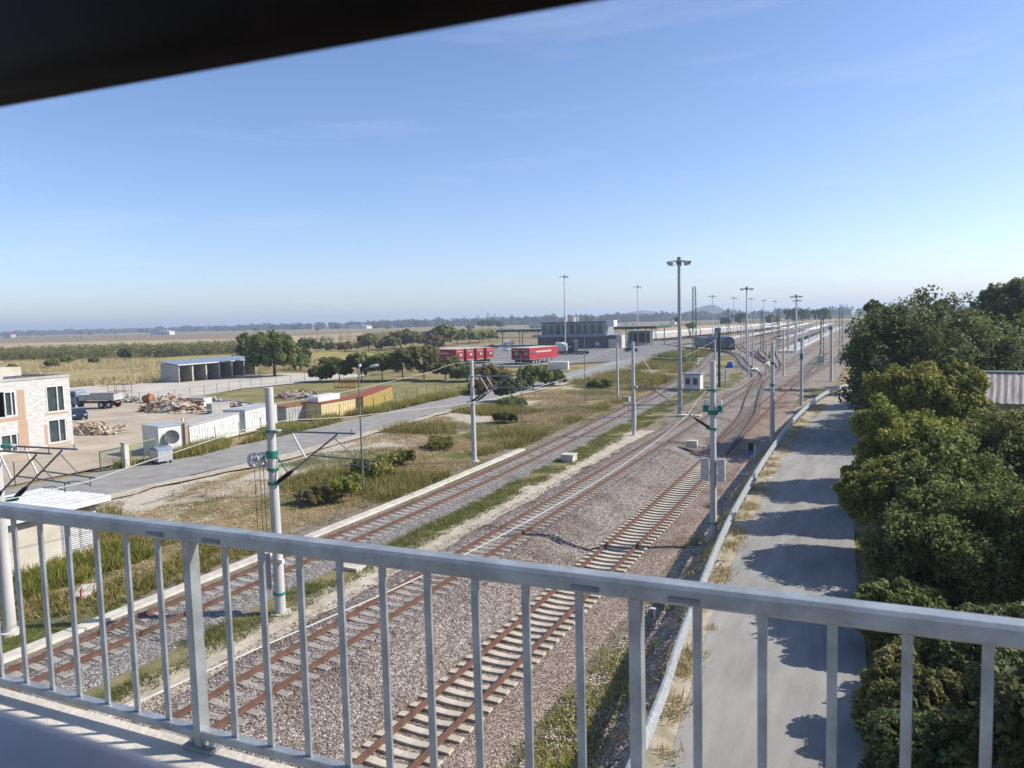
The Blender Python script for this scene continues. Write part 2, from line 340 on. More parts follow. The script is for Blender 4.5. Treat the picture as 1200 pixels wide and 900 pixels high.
M_yg=mat('yellow_grass_field',(.34,.28,.10),(.23,.20,.075),scale=.05,rough=1,spec=.02)
M_lawn=mat('dry_lawn',(.26,.225,.11),(.15,.145,.06),scale=.25,rough=1,spec=.02)
M_green_f=mat('green_field',(.13,.155,.06),(.09,.115,.045),scale=.03,rough=1,spec=.02)
M_straw=mat('straw_field',(.36,.29,.155),(.25,.21,.10),scale=.1,rough=1,spec=.02)
def pf(name,pix,m,z):
    return poly(name,[atz(x,y,z) for x,y in pix],m,z)
pf('field',[(-500,420),(-500,409),(0,393),(300,389),(430,389),(640,389),(640,395),(300,398),(0,404)],M_brownf,-.06)
pf('field',[(-500,428),(-500,412),(0,402.5),(290,396.5),(450,389),(470,392),(480,401),(400,402.5),(290,402),(0,409)],M_tan,-.02)
pf('field',[(300,407),(430,403),(430,400.6),(300,402)],M_green_f,.02)
pf('field',[(180,426),(300,421),(440,424),(440,414),(420,412),(280,413),(120,424)],M_yg,-.10)
pf('field',[(-200,450),(78,449),(190,440),(190,421),(60,420),(-200,430)],M_straw,-.12)
poly('lawn',[(-100,88),(-97,128),(-64,131),(-58,140),(-59,72),(-64,70),(-76,80)],M_lawn,-.21)
pf('field',[(640,391),(1000,372),(1000,369.5),(640,381)],M_brownf,-.04)
pf('field',[(770,389.5),(1000,375),(1000,372.5),(770,384)],M_tan,.02)
# ---------------------------------------------------------------- hills and haze
def hills():
    def ridge(name,pix,D,depth):
        mb=MB(); n=len(pix); v=[]
        for x,y in pix:
            d=ray(x,y); s=D/math.hypot(d.x,d.y); top=Vector((d.x*s,d.y*s,CAMH+d.z*s)); u=Vector((d.x,d.y,0)).normalized()
            f=top-u*depth*.55; b_=top+u*depth
            mid=top-u*depth*.25
            v+=[(f.x,f.y,-1),(mid.x,mid.y,max(.0,top.z*(.55+.1*math.sin(x)))),tuple(top),(b_.x,b_.y,-1)]
        mb.add(v,[(4*i+j,4*i+j+1,4*i+j+5,4*i+j+4) for i in range(n-1) for j in range(3)],True)
        return struct(mb.build(name,MH))
    MH=mat('hill_scrub',(.055,.07,.05),(.035,.045,.035),scale=.004,rough=1,spec=0)
    ridge('hills',[(770,372),(786,368.5),(800,366.5),(812,363),(822,359.5),(831,357.2),(838,357.6),(843,360),(850,364),(858,366.5),(868,368.5),(884,370)],3300,500)
    ridge('hills',[(690,376),(705,372.6),(722,369.5),(738,366),(752,363.6),(764,364.4),(776,367),(790,369.5),(806,372.2)],3900,600)
    ridge('hills',[(860,370),(880,368.4),(905,368),(925,366.6),(950,367.5),(990,366),(1040,364),(1100,361.6),(1160,360.6),(1230,360.5)],6500,700)
    ridge('hills',[(-60,391.5),(60,388.4),(180,386),(300,383),(420,380.4),(520,377.5),(600,375.2),(700,373.5),(780,371.2)],9000,300)
hills()
hz=MB(); hz.box(-11500,11500,-150,14500,-2.5,80); hzo=hz.build('haze'); tag(hzo,'pale blue haze over the plain','haze',kind='stuff')
hm=bpy.data.materials.new('haze'); hm.use_nodes=True; hm.node_tree.nodes.clear()
ho=hm.node_tree.nodes.new('ShaderNodeOutputMaterial'); pv=hm.node_tree.nodes.new('ShaderNodeVolumePrincipled')
pv.inputs['Color'].default_value=(.72,.84,1,1); pv.inputs['Density'].default_value=.00026; pv.inputs['Anisotropy'].default_value=.2
hm.node_tree.links.new(pv.outputs[0],ho.inputs['Volume']); hzo.data.materials.append(hm)
#@@PART2
# ---------------------------------------------------------------- bridge, railing
RZ=math.atan(.026)
br=thing('road_bridge',(0,2.47,0),'concrete road bridge carrying a galvanised railing above the tracks','bridge',rz=RZ)
b=MB(); b.prism([(-.42,8.76),(.04,8.76),(.04,8.05),(-.3,7.75),(-11,7.75),(-11,8.62),(-.42,8.62)],lambda p:(-60,p[0],p[1]),lambda p:(60,p[0],p[1]))
b.build('deck',M_kerb,br)
b=MB(); b.prism([(-.44,8.625),(-10.8,8.625),(-10.8,8.66),(-.44,8.66)],lambda p:(-59.9,p[0],p[1]),lambda p:(59.9,p[0],p[1])); b.build('road_surface',M_asph,br)
rl=thing('bridge_railing',(0,2.47,0),'grey galvanised steel railing with square posts and thin balusters along the bridge edge','railing',rz=RZ)
def bar(mb,x0,x1,hw,z0,z1,ch=.012):
    prof=[(-hw+ch,z0),(hw-ch,z0),(hw,z0+ch),(hw,z1-ch),(hw-ch,z1),(-hw+ch,z1),(-hw,z1-ch),(-hw,z0+ch)]
    return mb.prism(prof,lambda p:(x0,p[0],p[1]),lambda p:(x1,p[0],p[1]))
ZT=9.815
SP=2.06; X0=-.725
k0,k1=-9,9
for k in range(k0,k1):     # one top and bottom rail length per bay pair, with visible sleeves at the joints
    pass
bar(MB(),-20,20,.042,ZT-.068,ZT).build('top_rail',M_galv,rl)
bar(MB(),-20,20,.026,8.82,8.86,.005).build('bottom_rail',M_galv,rl)
postm=MB(); postm.cbox((0,0,(8.76+ZT-.069)/2),(.042,.056,ZT-.069-8.76)); 
pm=postm.build('post',M_galv,rl,loc=(X0,0,0))
fp=MB(); fp.cbox((0,0,8.772),(.17,.075,.02)); fp.build('base_plate',M_galv,pm)
for sx in(-.06,.06):
    bl=MB(); bl.cyl((sx,0,8.783),(sx,0,8.818),.014,n=6); bl.build('bolt',M_steel,pm)
balm=MB(); balm.cbox((0,0,(8.861+ZT-.069)/2),(.030,.012,ZT-.069-8.861)); ba=balm.build('baluster',M_galv,rl,loc=(X0+SP*.1,0,0))
for sx in(-.17,.17):
    a_=MB(); a_.cbox((sx,-.045,ZT-.045),(.10,.008,.016)); a_.build('joint_slot',M_galvd,pm)
for k in range(-6,7):
    if k!=0: c=copy_tree(pm,rl); c.location=(X0+k*SP,0,0)
for k in range(-5,5):
    for j in range(1,10):
        if k==0 and j==1: continue
        c=ba.copy(); COL.objects.link(c); c.parent=rl; c.location=(X0+k*SP+j*SP*.1,0,0)
# ---------------------------------------------------------------- vehicle we look out of: header and sill of its side window
vh=thing('vehicle_window',(0,0,0),'black rubber upper edge and bluish sill of the vehicle window in the foreground','vehicle window')
def vbar(name,pxa,pxb,dz,prof,m,ext=.6):
    d0=ray(*pxa); d1=ray(*pxb); a=d0*(dz/d0.z); b_=d1*(dz/d1.z); a.z+=CAMH; b_.z+=CAMH
    u=(b_-a).normalized(); nrm=Vector((-u.y,u.x,0)).normalized()
    if nrm.y<0: nrm=-nrm
    A=a-u*ext; B=b_+u*ext
    mb=MB(); mb.prism(prof,lambda p:A+nrm*p[0]+Vector((0,0,p[1])),lambda p:B+nrm*p[0]+Vector((0,0,p[1])))
    mb.sm=[False,False]+[True]*(len(mb.sm)-2)
    return mb.build(name,m,vh)
hp=[(0,0),(.012,.004),(.02,.014),(.024,.05),(.03,.12),(.0,.42),(-.2,.5),(-.3,.5),(-.2,.36),(-.09,.22),(-.045,.12),(-.03,.06),(-.026,.035),(-.018,.012)]
vbar('header',(0,125),(700,0),.22,hp,M_blackgl,.5)
M_sill=mat('sill_plastic',(.12,.135,.175),(.085,.095,.13),scale=6,rough=.35,spec=.6)
M_sill2=mat('sill_trim',(.05,.045,.045),(.035,.03,.03),scale=6,rough=.6)
sp=[(0,0),(.006,-.004),(.008,-.3),(-.3,-.3),(-.3,-.10),(-.085,-.058),(-.05,-.040),(-.02,-.018),(-.006,-.003)]
vbar('sill',(-10,829),(225,905),-.35,sp,M_sill,.5)
# ---------------------------------------------------------------- tracks
def T1z(Y): return -drop(Y)
def T1x(Y): return -11.62 if Y<90 else -11.62+.25*min(1,(Y-90)/50)
def T2x(Y): return -16.76-.2*max(0,min(1,(Y-60)/60))
T3T=[(-20,-24.25),(40,-24.2),(55,-24.6),(73,-25.5),(105,-27.6),(124,-29.0),(170,-34),(230,-43),(300,-52),(520,-64)]
def T3x(Y): return interp(Y,T3T)
def pathpts(fx,fz,y0,y1,st): return [Vector((fx(y),y,fz(y))) for y in np.arange(y0,y1+st*.5,st)]
def smoothpts(tab,st=2.):
    # Catmull-Rom through (x,y,z)
    P=[Vector(t) for t in tab]; P=[P[0]*2-P[1]]+P+[P[-1]*2-P[-2]]; out=[]
    for i in range(1,len(P)-2):
        n=max(2,int((P[i+1]-P[i]).length/st))
        for k in range(n):
            t=k/n; a,b_,c,d=P[i-1:i+3]
            out.append(.5*((2*b_)+(c-a)*t+(2*a-5*b_+4*c-d)*t*t+(3*b_-a-3*c+d)*t**3))
    out.append(P[-2]); return out
RP=[(-.065,-.165),(.065,-.165),(.065,-.148),(.013,-.13),(.013,-.045),(.036,-.032),(.036,-.004),(.03,0),(-.03,0),(-.036,-.004),(-.036,-.032),(-.013,-.045),(-.013,-.13),(-.065,-.148)]
def rail_mesh(pts,off):
    mb=MB(); n=len(RP); v=[]
    for i,p in enumerate(pts):
        t=(pts[min(i+1,len(pts)-1)]-pts[max(i-1,0)]); nr=Vector((t.y,-t.x,0)).normalized()
        for a,z in RP: q=p+nr*(off+a); v.append((q.x,q.y,p.z+z))
    mb.add(v,[tuple(range(n)),tuple(range(len(v)-1,len(v)-n-1,-1))]+[(i*n+j,(i+1)*n+j,(i+1)*n+(j+1)%n,i*n+(j+1)%n) for i in range(len(pts)-1) for j in range(n)])
    return mb
def sleeper_mb(mb,p,ang,L=2.5,w=.27):
    c,s=math.cos(ang),math.sin(ang)
    # profile along length: raised shoulders, dished middle
    st=[(-L/2,-.20),(-L/2+.02,-.175),(-.52,-.165),(-.36,-.185),(0,-.20),(.36,-.185),(.52,-.165),(L/2-.02,-.175),(L/2,-.20)]
    v=[]
    for x,z in st:
        for y in(-w/2,w/2): v.append((p[0]+x*c-y*s,p[1]+x*s+y*c,p[2]+z))
    for x,z in ((-L/2,-.36),(L/2,-.36)):
        for y in(-w/2*1.1,w/2*1.1): v.append((p[0]+x*c-y*s,p[1]+x*s+y*c,p[2]+z))
    n=len(st); f=[(2*i,2*i+2,2*i+3,2*i+1) for i in range(n-1)]
    f+=[tuple([2*i for i in range(n-1,-1,-1)]+[2*n,2*n+2]),tuple([2*i+1 for i in range(n)]+[2*n+3,2*n+1]),(0,1,2*n+1,2*n),(2*n-2,2*n+2,2*n+3,2*n-1)]
    mb.add(v,f)
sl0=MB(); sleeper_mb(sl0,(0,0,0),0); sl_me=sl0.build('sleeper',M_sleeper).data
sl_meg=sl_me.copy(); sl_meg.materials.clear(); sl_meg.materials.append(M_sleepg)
bpy.data.objects.remove(bpy.data.objects['sleeper'])
def track(pts,label,nind=100,y0s=10.,spacing=.6,ymax=1e9,stuff=True,group='railway tracks side by side',bigstep=None,dusty=False):
    t=thing('railway_track',(0,0,0),label,'track',group)
    for s in(-1,1): rail_mesh(pts,s*.7535).build('rail',M_rail,t)
    # arc positions
    acc=0; k=0; rest=MB(); cnt=0; step=bigstep or spacing
    for a,b_ in zip(pts,pts[1:]):
        L=(b_-a).length; 
        while acc<=L:
            p=a.lerp(b_,acc/L); d=b_-a; ang=math.atan2(d.y,d.x)-math.pi/2+rng.normal(0,.012)
            if p.y>y0s and p.y<ymax:
                if cnt<nind:
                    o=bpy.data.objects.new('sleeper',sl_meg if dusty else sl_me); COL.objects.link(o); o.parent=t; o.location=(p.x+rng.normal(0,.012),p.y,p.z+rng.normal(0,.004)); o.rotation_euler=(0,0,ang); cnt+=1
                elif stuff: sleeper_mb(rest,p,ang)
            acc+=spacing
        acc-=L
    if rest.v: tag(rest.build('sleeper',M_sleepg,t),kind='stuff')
    return t
track(pathpts(T1x,T1z,-8,150,2),'near right track with exposed concrete sleepers beside the guardrail',ymax=61)
track(pathpts(T2x,lambda y:0,-8,300,2),'middle track with brown rails under the sagging white cable',y0s=12.5,ymax=150,dusty=True)
track(smoothpts([(T3x(y),y,0) for y in (-8,20,40,55,73,105,124,170,230,300,420)],3),'left track on grey ballast beside the concrete cable trough',y0s=14,ymax=150,dusty=True)
track(smoothpts([(-11.63,57,-.72),(-11.65,63,-.62),(-11.95,72,-.46),(-12.6,86,-.26),(-13.9,98,-.1),(-15.2,111,.0),(-16.6,126,.0),(-16.95,139,0)],2),'curved crossover track of darker rails linking the right and middle tracks',nind=0,group='railway tracks side by side')
track(smoothpts([(-16.9,118,0.01),(-17.6,130,0),(-19.3,142,0),(-25.5,170,0),(-32.5,205,0),(-38.7,224,0),(-48,241,0),(-60,262,0),(-74,290,0)],3),'track curving left towards the dark locomotive',nind=0,ymax=250)
track(smoothpts([(-11.4,120,0),(-10.8,138,0),(-9.8,158,0),(-8.0,180,0),(-7.2,210,0),(-7.2,300,0),(-7.2,600,0)],3),'rightmost station track bending right behind the trees',nind=0,ymax=260)
track(smoothpts([(-11.45,149,0),(-12,200,0),(-12,300,0),(-12,600,0)],5),'station track running straight past the pale platform',nind=0,ymax=220)
for i,(xa,xb) in enumerate([(-27,-27),(-32,-33),(-37,-38),(-42,-46)]):
    track(smoothpts([(-17-1.2*i,150+8*i,0),(-19-2.4*i,172+8*i,0),(xa,240+10*i,0),(xb,330,0),(xb,640,0)],6),'station yard track '+['nearest the pale platform','second beyond the pale platform','third beyond the pale platform','nearest the white wagons'][i],nind=0,stuff=False)
# ballast beds
def bed(name,fx,m,y0,y1,prof,zf,st=1.0):
    mb=MB(); v=[]; n=len(prof); ysx=list(np.arange(y0,y1,st))
    for y in ysx:
        for a,z in prof:
            j=.05*mnoise.noise(Vector((a*2,y*1.2,2))); v.append((fx(y)+a+(j*3 if abs(z)>.3 else 0),y,zf(a,y,z)+j*.35))
    mb.add(v,[(i*n+k,i*n+k+1,(i+1)*n+k+1,(i+1)*n+k) for i in range(len(ysx)-1) for k in range(n-1)],True)
    return struct(mb.build(name,m))
p2=[(-2.3,-.36),(-1.8,-.225),(-1.5,-.205),(-.9,-.2),(-.5,-.205),(0,-.207),(.5,-.205),(.9,-.2),(1.5,-.215)]
bed('ballast',T2x,M_ball,-8,300,p2,lambda a,y,z:z)
def zmid(a,y,z):   # a in 0..1 between T2 edge and T1 edge
    return -.215*(1-z)+( -drop(y)-.24)*z
mbv=[];mb=MB();ysx=list(np.arange(-8,140,1.))
for y in ysx:
    xa=T2x(y)+1.5; xb=T1x(y)-1.45
    for q in (0,.15,.3,.45,.6,.8,1.): 
        x=xa+(xb-xa)*q; s=min(1,max(0,(q-.02)/.96))
        mbv.append((x,y,-.215*(1-s)+(-drop(y)-.235)*s+.03*mnoise.noise(Vector((x*1.5,y*1.1,5)))*(0<q<1)))
mb.add(mbv,[(i*7+k,i*7+k+1,(i+1)*7+k+1,(i+1)*7+k) for i in range(len(ysx)-1) for k in range(6)],True)
struct(mb.build('ballast',M_ball))
M_ball1=gravel('ballast_brown',[(0,(.085,.062,.05)),(.35,(.21,.16,.125)),(.7,(.31,.245,.195)),(1,(.46,.39,.33))],(.6,.52,.45))
p1=[(-1.45,-.235),(-.9,-.25),(-.4,-.262),(0,-.265),(.4,-.262),(.9,-.25),(1.45,-.235),(2.5,-.25),(3.1,-.4)]
bed('ballast',T1x,M_ball1,-8,200,p1,lambda a,y,z:-drop(y)+z)
p3=[(-1.75,-.36),(-1.35,-.2),(-.9,-.19),(0,-.196),(.9,-.19),(1.5,-.2),(2.0,-.215),(2.75,-.36)]
bed('ballast',T3x,M_ball3,-8,420,p3,lambda a,y,z:z)
M_far=mat('yard_ballast',(.27,.235,.20),(.20,.175,.15),scale=.3,rough=1,spec=.05)
poly('ballast',[(-18.9,118),(-5.0,118),(-4.5,640),(-49,640),(-44,330),(-40,232),(-33,205),(-30.5,186),(-27,176),(-25.8,163),(-23,157),(-22.4,146),(-20.3,139),(-20.1,128),(-19.2,124)],M_far,-.26)
# concrete cable trough left of T3 and pale strip right of T3's grass
mb=MB(); v=[];yy=list(np.arange(8,59,1.))
for y in yy:
    x=T3x(y)-2.25; v+=[(x-.32,y,-.36),(x-.30,y,-.22),(x+.30,y,-.22),(x+.32,y,-.36)]
mb.add(v,[(i*4+k,i*4+k+1,(i+1)*4+k+1,(i+1)*4+k) for i in range(len(yy)-1) for k in range(3)])
tag(mb.build('cable_trough',M_kerb),'pale concrete cable trough running along the left track','cable trough')
yy=list(np.arange(10,118,1.))
struct(strip('sand_strip',[(-20.5-.02*max(0,y-40),-18.8-.012*max(0,y-40)+.3*mnoise.noise(Vector((y*.3,2,2))),y) for y in yy if y<72],M_sand,zf=lambda x,y:-.262,rough_edge=.55))
M_verg2=mat('track_grass',(.12,.13,.05),(.25,.205,.12),scale=.7,rough=1,spec=.02,bump=.6,bscale=12)
struct(strip('grass_strip',[(-21.7-.045*max(0,y-40),-20.35-.02*max(0,y-40),y) for y in yy],M_verg2,zf=lambda x,y:-.27,rough_edge=.5))
M_rub=mat('pale_rubble',(.40,.34,.275),(.16,.135,.10),scale=5.0,lo=.42,hi=.6,rough=1,bump=1.,bscale=7)
def slz(x,y,e=1): return gz(x,y)+.025+e*(.07*mnoise.noise(Vector((x*1.6,y*1.4,3)))+.05*mnoise.noise(Vector((x*5,y*5,8)))+.03)
mb=MB(); v=[]; yy=list(np.arange(6,104,.25)); nn=16
for y in yy:
    g_=interp(y,GUARD)-.12; w_=2.35
    for i in range(nn):
        x=g_-w_*i/(nn-1)+(.12*mnoise.noise(Vector((i,y*.8,1))) if i==nn-1 else 0); v.append((x,y,slz(x,y,0 if i in(0,nn-1) else 1)-(.05 if i==nn-1 else 0)))
mb.add(v,[(i*nn+k+1,i*nn+k,(i+1)*nn+k,(i+1)*nn+k+1) for i in range(len(yy)-1) for k in range(nn-1)],True)
struct(mb.build('rubble_slope',M_rub))
#@@PART3
# ---------------------------------------------------------------- masts
def cantilever(t,s,y=0.,z=7.1,white=True,reach=4.75,pre=''):
    a=MB(); a.cyl((s*.45,y,z),(s*3.9,y,z+.06),.035,n=8); a.cyl((s*3.75,y,z+.05),(s*3.75,y,z+.22),.02,n=6); a.build('top_tube',M_galvd,t)
    a=MB(); a.cyl((s*.95,y,z-1.45),(s*3.1,y,z),.035,n=8); a.build('diagonal_strut',M_galvd,t)
    a=MB(); a.cyl((s*.18,y,z-1.95),(s*.95,y,z-1.45),.06,n=8)
    for k in range(6):
        p=Vector((s*.18,y,z-1.95)).lerp(Vector((s*.95,y,z-1.45)),.15+.13*k); d=Vector((s*.77,0,.5)).normalized()*.02; a.cyl(p-d,p+d,.09,n=10)
    a.build('insulator',M_black,t)
    a=MB(); a.cyl((s*.2,y,z),(s*.5,y,z),.05,n=8)
    for k in range(3): a.cyl((s*(.24+.09*k),y,z),(s*(.27+.09*k),y,z),.08,n=10)
    a.build('insulator',M_mast,t)
    a=MB(); a.cyl((s*1.95,y,z-.82),(s*reach,y,z-.88),.028,n=8); a.cyl((s*(reach-.3),y,z-.9),(s*(reach-.3),y,z-1.2),.022,n=6); a.tube([(s*(reach-.3),y,z-1.15),(s*(reach-.9),y,z-1.05),(s*(reach-1.5),y,z-1.12)],.018); a.build('registration_tube',M_galvd,t)
    a=MB(); a.cyl((s*2.9,y,z-.1),(s*3.95,y,z-.86),.018,n=6); a.build('stay',M_galvd,t)
    if white: a=MB(); a.cyl((s*1.0,y,z-.02),(s*1.6,y,z-.95),.035,n=8); a.build('insulator_rod',M_white,t)
    for zz in (z,z-1.98): a=MB(); a.cyl((0,y,zz-.05),(0,y,zz+.05),.225,n=14); a.cbox((s*.22,y,zz),(.2,.1,.1)); a.build('bracket',M_green,t)
def mast(base,label,h=8.6,r=.20,arms=(),foot=True,name='catenary_mast',group='concrete catenary masts along the tracks',m=None,white=True,z=7.1):
    t=thing(name,base,label,'mast',group)
    a=MB(); a.cyl((0,0,-.2),(0,0,h),r*1.12,r*.82,n=16); a.build('pole',m or M_mast,t)
    if foot: a=MB(); a.cyl((0,0,-.25),(0,0,.10),.42,.40,n=16); a.build('footing',M_kerb,t)
    for s,y in arms: cantilever(t,s,y,white=white,z=z)
    return t
bM1=atg(329,720); M1=mast(bM1,'round concrete mast with two white pulley wheels and hanging weights between left and middle tracks',8.75,.185,[(1,0)])
for k,(dx,dy) in enumerate(((-.36,-.12),(-.58,-.36))):
    a=MB(); c=Vector((dx,dy,6.0)); 
    n=24; ro,ri=.30,.235
    v=[]
    for i in range(n):
        t_=2*math.pi*i/n; u=Vector((math.cos(t_)*.82,math.sin(t_)*-.57,0)); uu=Vector((1,0,0))*math.cos(t_)+Vector((0,0,1))*math.sin(t_)
        w=Vector((0,1,0))*.05
        for rr,sg in((ro,-1),(ro,1),(ri,1),(ri,-1)): v.append(c+uu*rr+w*sg)
    a.add(v,[(4*i+j,4*((i+1)%n)+j,4*((i+1)%n)+(j+1)%4,4*i+(j+1)%4) for i in range(n) for j in range(4)])
    for i in range(5):
        t_=2*math.pi*i/5+.3; uu=Vector((1,0,0))*math.cos(t_)+Vector((0,0,1))*math.sin(t_); a.cyl(c+uu*.05,c+uu*.25,.028,n=6)
    a.cyl(c-Vector((0,1,0))*.06,c+Vector((0,1,0))*.06,.07,n=10)
    a.build('pulley_wheel',M_white,M1)
a=MB(); a.tube([(0,0,6.5),(-.36,-.12,6.05),(-.58,-.36,6.05)],.035); a.tube([(-.36,-.1,6),(0,0,5.6)],.03); a.tube([(0,0,6.3),(.35,.1,5.9),(.62,.15,5.45)],.03); a.cyl((0,0,6.1),(0,0,6.35),.225,n=14); a.cyl((0,0,5.6),(0,0,5.7),.225,n=14); a.build('pulley_bracket',M_green,M1)
a=MB()
for x,y in ((-.36,-.12),(-.58,-.36),(-.52,-.15)): a.cyl((x,y,.9),(x,y,5.7),.013,n=5)
a.build('guide_rod',M_green,M1)
a=MB(); a.cyl((-.55,-.12,1.0),(-.55,-.12,2.35),.22,n=18)
a.build('counterweight',M_mast,M1)
a=MB()
for k in range(8): a.cyl((-.55,-.12,1.16+.15*k),(-.55,-.12,1.18+.15*k),.225,n=18)
a.build('weight_joint',M_galvd,bpy.data.objects['counterweight'])
a=MB(); a.cyl((0,0,.82),(0,0,.9),.245,n=14); a.build('cable_clamp',M_green,M1)
a=MB(); a.cbox((.26,-.1,2.15),(.2,.14,.14)); a.build('cable_clip',M_white,M1)
bM0=atz(12,742,-.3); mast(bM0,'concrete mast standing beside the left track at the left edge of the view',8.6,.20,[(1,-.45),(1,.45)],z=6.9)
bM2=atg(556,541); mast(bM2,'concrete mast with paired steel arms over the left track beside the weedy bank',8.0,.18,[(1,-.5),(1,.5)],z=6.75)
bM3=atg(743,511); M3=mast(bM3,'slender concrete mast on the grass strip left of the small white kiosk',8.75,.16)
a=MB(); a.cbox((.28,-.1,4.6),(.3,.25,.2)); a.build('junction_box',M_steel,M3)
a=MB(); a.cyl((0,0,.9),(0,0,3.0),.22,n=12); a.build('sleeve',M_mast,M3)
a=MB(); a.tube([(0,0,6.2),(.35,0,6.3),(.8,0,6.6)],.03); a.build('bracket',M_galvd,M3)
bM4=atg(836,624); bM4.y=39.; bM4.x=atY(836,600,39.).x; bM4.z=gz(bM4.x,39.)
h4=atY(833,423,39.).z-bM4.z; z4=atY(833,457,39.).z-bM4.z
M4=mast(bM4,'large round concrete mast with grey switch boxes and green collar beside the guardrail',h4,.165,[(-1,0)],z=z4)
a=MB()
for s,hh in((-.42,0),(.42,.0)): a.cbox((s,-.02,3.0+bM4.z*0+.55),(.36,.3,1.15))
a.build('switch_box',M_steel,M4)
a=MB(); a.cyl((0,0,z4-1.25),(0,0,z4-1.05),.26,n=14); a.cbox((-.35,0,z4-.95),(.26,.3,.34)); a.cbox((.35,0,z4-.95),(.26,.3,.34)); a.build('green_collar',M_green,M4)
a=MB(); a.cyl((-.38,0,z4-.76),(-.38,0,z4-.5),.07,n=8); a.cyl((.38,0,z4-.76),(.38,0,z4-.5),.07,n=8); a.build('insulator',M_white,M4)
a=MB(); a.cyl((0,0,.75),(0,0,.8),.25,n=14); a.build('cable_clamp',M_green,M4)
bM5=atg(905,519); M5=mast(bM5,'concrete mast beside the shaded guardrail, second along the right track',8.8,.18,foot=False)
for z_ in (5.0,6.9): a=MB(); a.cyl((0,0,z_),(0,0,z_+.17),.21,n=12); a.build('bracket',M_green,M5)
bM6=atg(939,476); M6=mast(bM6,'concrete mast with green collar beside the bend of the road guardrail',8.2,.17,foot=False)
a=MB(); a.cyl((0,0,5.6),(0,0,6.3),.2,n=12); a.build('bracket',M_green,M6)
bM7=atg(974,447); M7=mast(bM7,'concrete mast with a dark head just left of the big tree',8.9,.2,foot=False)
a=MB(); a.cbox((-.15,0,8.4),(.6,.4,.5)); a.build('switch_box',M_galvd,M7)
for px,pb,pt,r,lb in [(724,468,400,.16,'short concrete mast on the weedy bank left of the grass strip mast'),
  (838,448,398,.16,'pale concrete mast just left of the green post'),(918,441,388,.16,'thin mast between two tall floodlights beyond the crossover'),
  (931,425,390,.14,'thin mast beside the near end of the pale platform'),(796,442,386,.15,'concrete mast close behind the tallest floodlight pole'),
  (877,442,386,.13,'pale mast in front of the floodlight beyond the crossover'),(882,430,386,.13,'thin mast right of the floodlight beyond the crossover'),
  (898,441,398,.14,'mast beside the branching rails beyond the crossover'),(941,424,385,.13,'thin mast beyond the far end of the crossover near the platform'),
  (962,420,382,.13,'thin mast left of the mast with the dark head'),(868,428,382,.12,'thin mast near the front of the dark locomotive'),(905,428,384,.12,'thin mast between the branching yard tracks')]:
    P=atg(px,pb); D=(P-Vector((0,0,CAMH))).length
    hh=(pb-pt)*D/F_PX*.97
    mast(P,lb,hh,r,foot=pb>430)
# far masts in rows
fm=mast(Vector((-21,215,-.3)),'far catenary mast in the rows over the station yard',8.6,.15,foot=False,group='far masts over the station yard')
am=MB(); am.cyl((0,0,7.6),(2.6,0,7.7),.05,n=5); am.cyl((0,0,6.0),(2.2,0,7.7),.04,n=5); am.build('arm',M_galvd,fm)
for row,xx in enumerate((-21.5,-14.4,-5,-30,-40,-49)):
    for j in range(7):
        yy_=235+row*7+j*52
        if row==2 and j<1: continue
        c=dup(fm,(xx+rng.normal(0,.4),yy_,-.3),'far catenary mast in the rows over the station yard'); c.scale=(1,1,1+rng.uniform(-.05,.12))
# green lattice towers and portals
def lattice(P,h,w,label,group='green lattice towers over the yard'):
    t=thing('lattice_mast',P,label,'lattice mast',group)
    a=MB()
    for sx,sy in((-1,-1),(1,-1),(1,1),(-1,1)): a.cyl((sx*w/2,sy*w/2,0),(sx*w*.32,sy*w*.32,h),.055,n=4)
    a.build('corner_angle',M_dgreen,t)
    a=MB(); n=int(h/ .85)
    for k in range(n):
        q0=1-.36*k/n; q1=1-.36*(k+1)/n; z0=h*k/n; z1=h*(k+1)/n; s=1 if k%2 else -1
        for sg in(-1,1):
            a.cyl((-s*w/2*q0,sg*w/2*q0,z0),(s*w/2*q1,sg*w/2*q1,z1),.03,n=4,caps=False)
            a.cyl((sg*w/2*q0,-s*w/2*q0,z0),(sg*w/2*q1,s*w/2*q1,z1),.03,n=4,caps=False)
            a.cyl((-w/2*q1,sg*w/2*q1,z1),(w/2*q1,sg*w/2*q1,z1),.03,n=4,caps=False)
    a.build('bracing',M_green,t)
    a=MB(); a.cbox((0,0,0.1),(w*1.5,w*1.5,.5)); a.build('footing',M_kerb,t)
    return t
P=atg(814,427); lattice(P,atY(814,336,P.y).z-P.z,.95,'tall green lattice tower right of the tallest floodlight')
for px,pb,pt,lb in [(963,428,372,'green lattice tower beyond the pale platform'),(985,425,357,'green lattice tower rising left of the big tree'),(893,412,362,'green lattice tower among the yard floodlights'),(912,408,362,'green lattice tower right of the yard floodlights'),(853,406,362,'small lattice tower behind the locomotive'),(873,402,366,'small lattice tower beside the white wagons')]:
    P=atg(px,pb); lattice(P,atY(px,pt,P.y).z-P.z,.8,lb)
P=atg(843,454); t=thing('signal_post',P,'solid green post with a blue cabinet on top beside the pale mast','post')
hh=atY(843,384,P.y).z-P.z
a=MB(); a.cbox((0,0,hh/2),(.34,.34,hh)); a.build('post',M_dgreen,t)
a=MB(); a.cbox((-.2,0,hh-.4),(.95,.5,.8)); a.build('cabinet',M_bluegrey,t)
a=MB(); a.cbox((.9,.2,1.3),(.25,.2,2.6)); a.cbox((.45,.2,2.0),(1.,.06,.08)); a.cbox((-.9,.2,2.0),(1.8,.05,.07)); a.build('rail_bracket',M_steel,t)
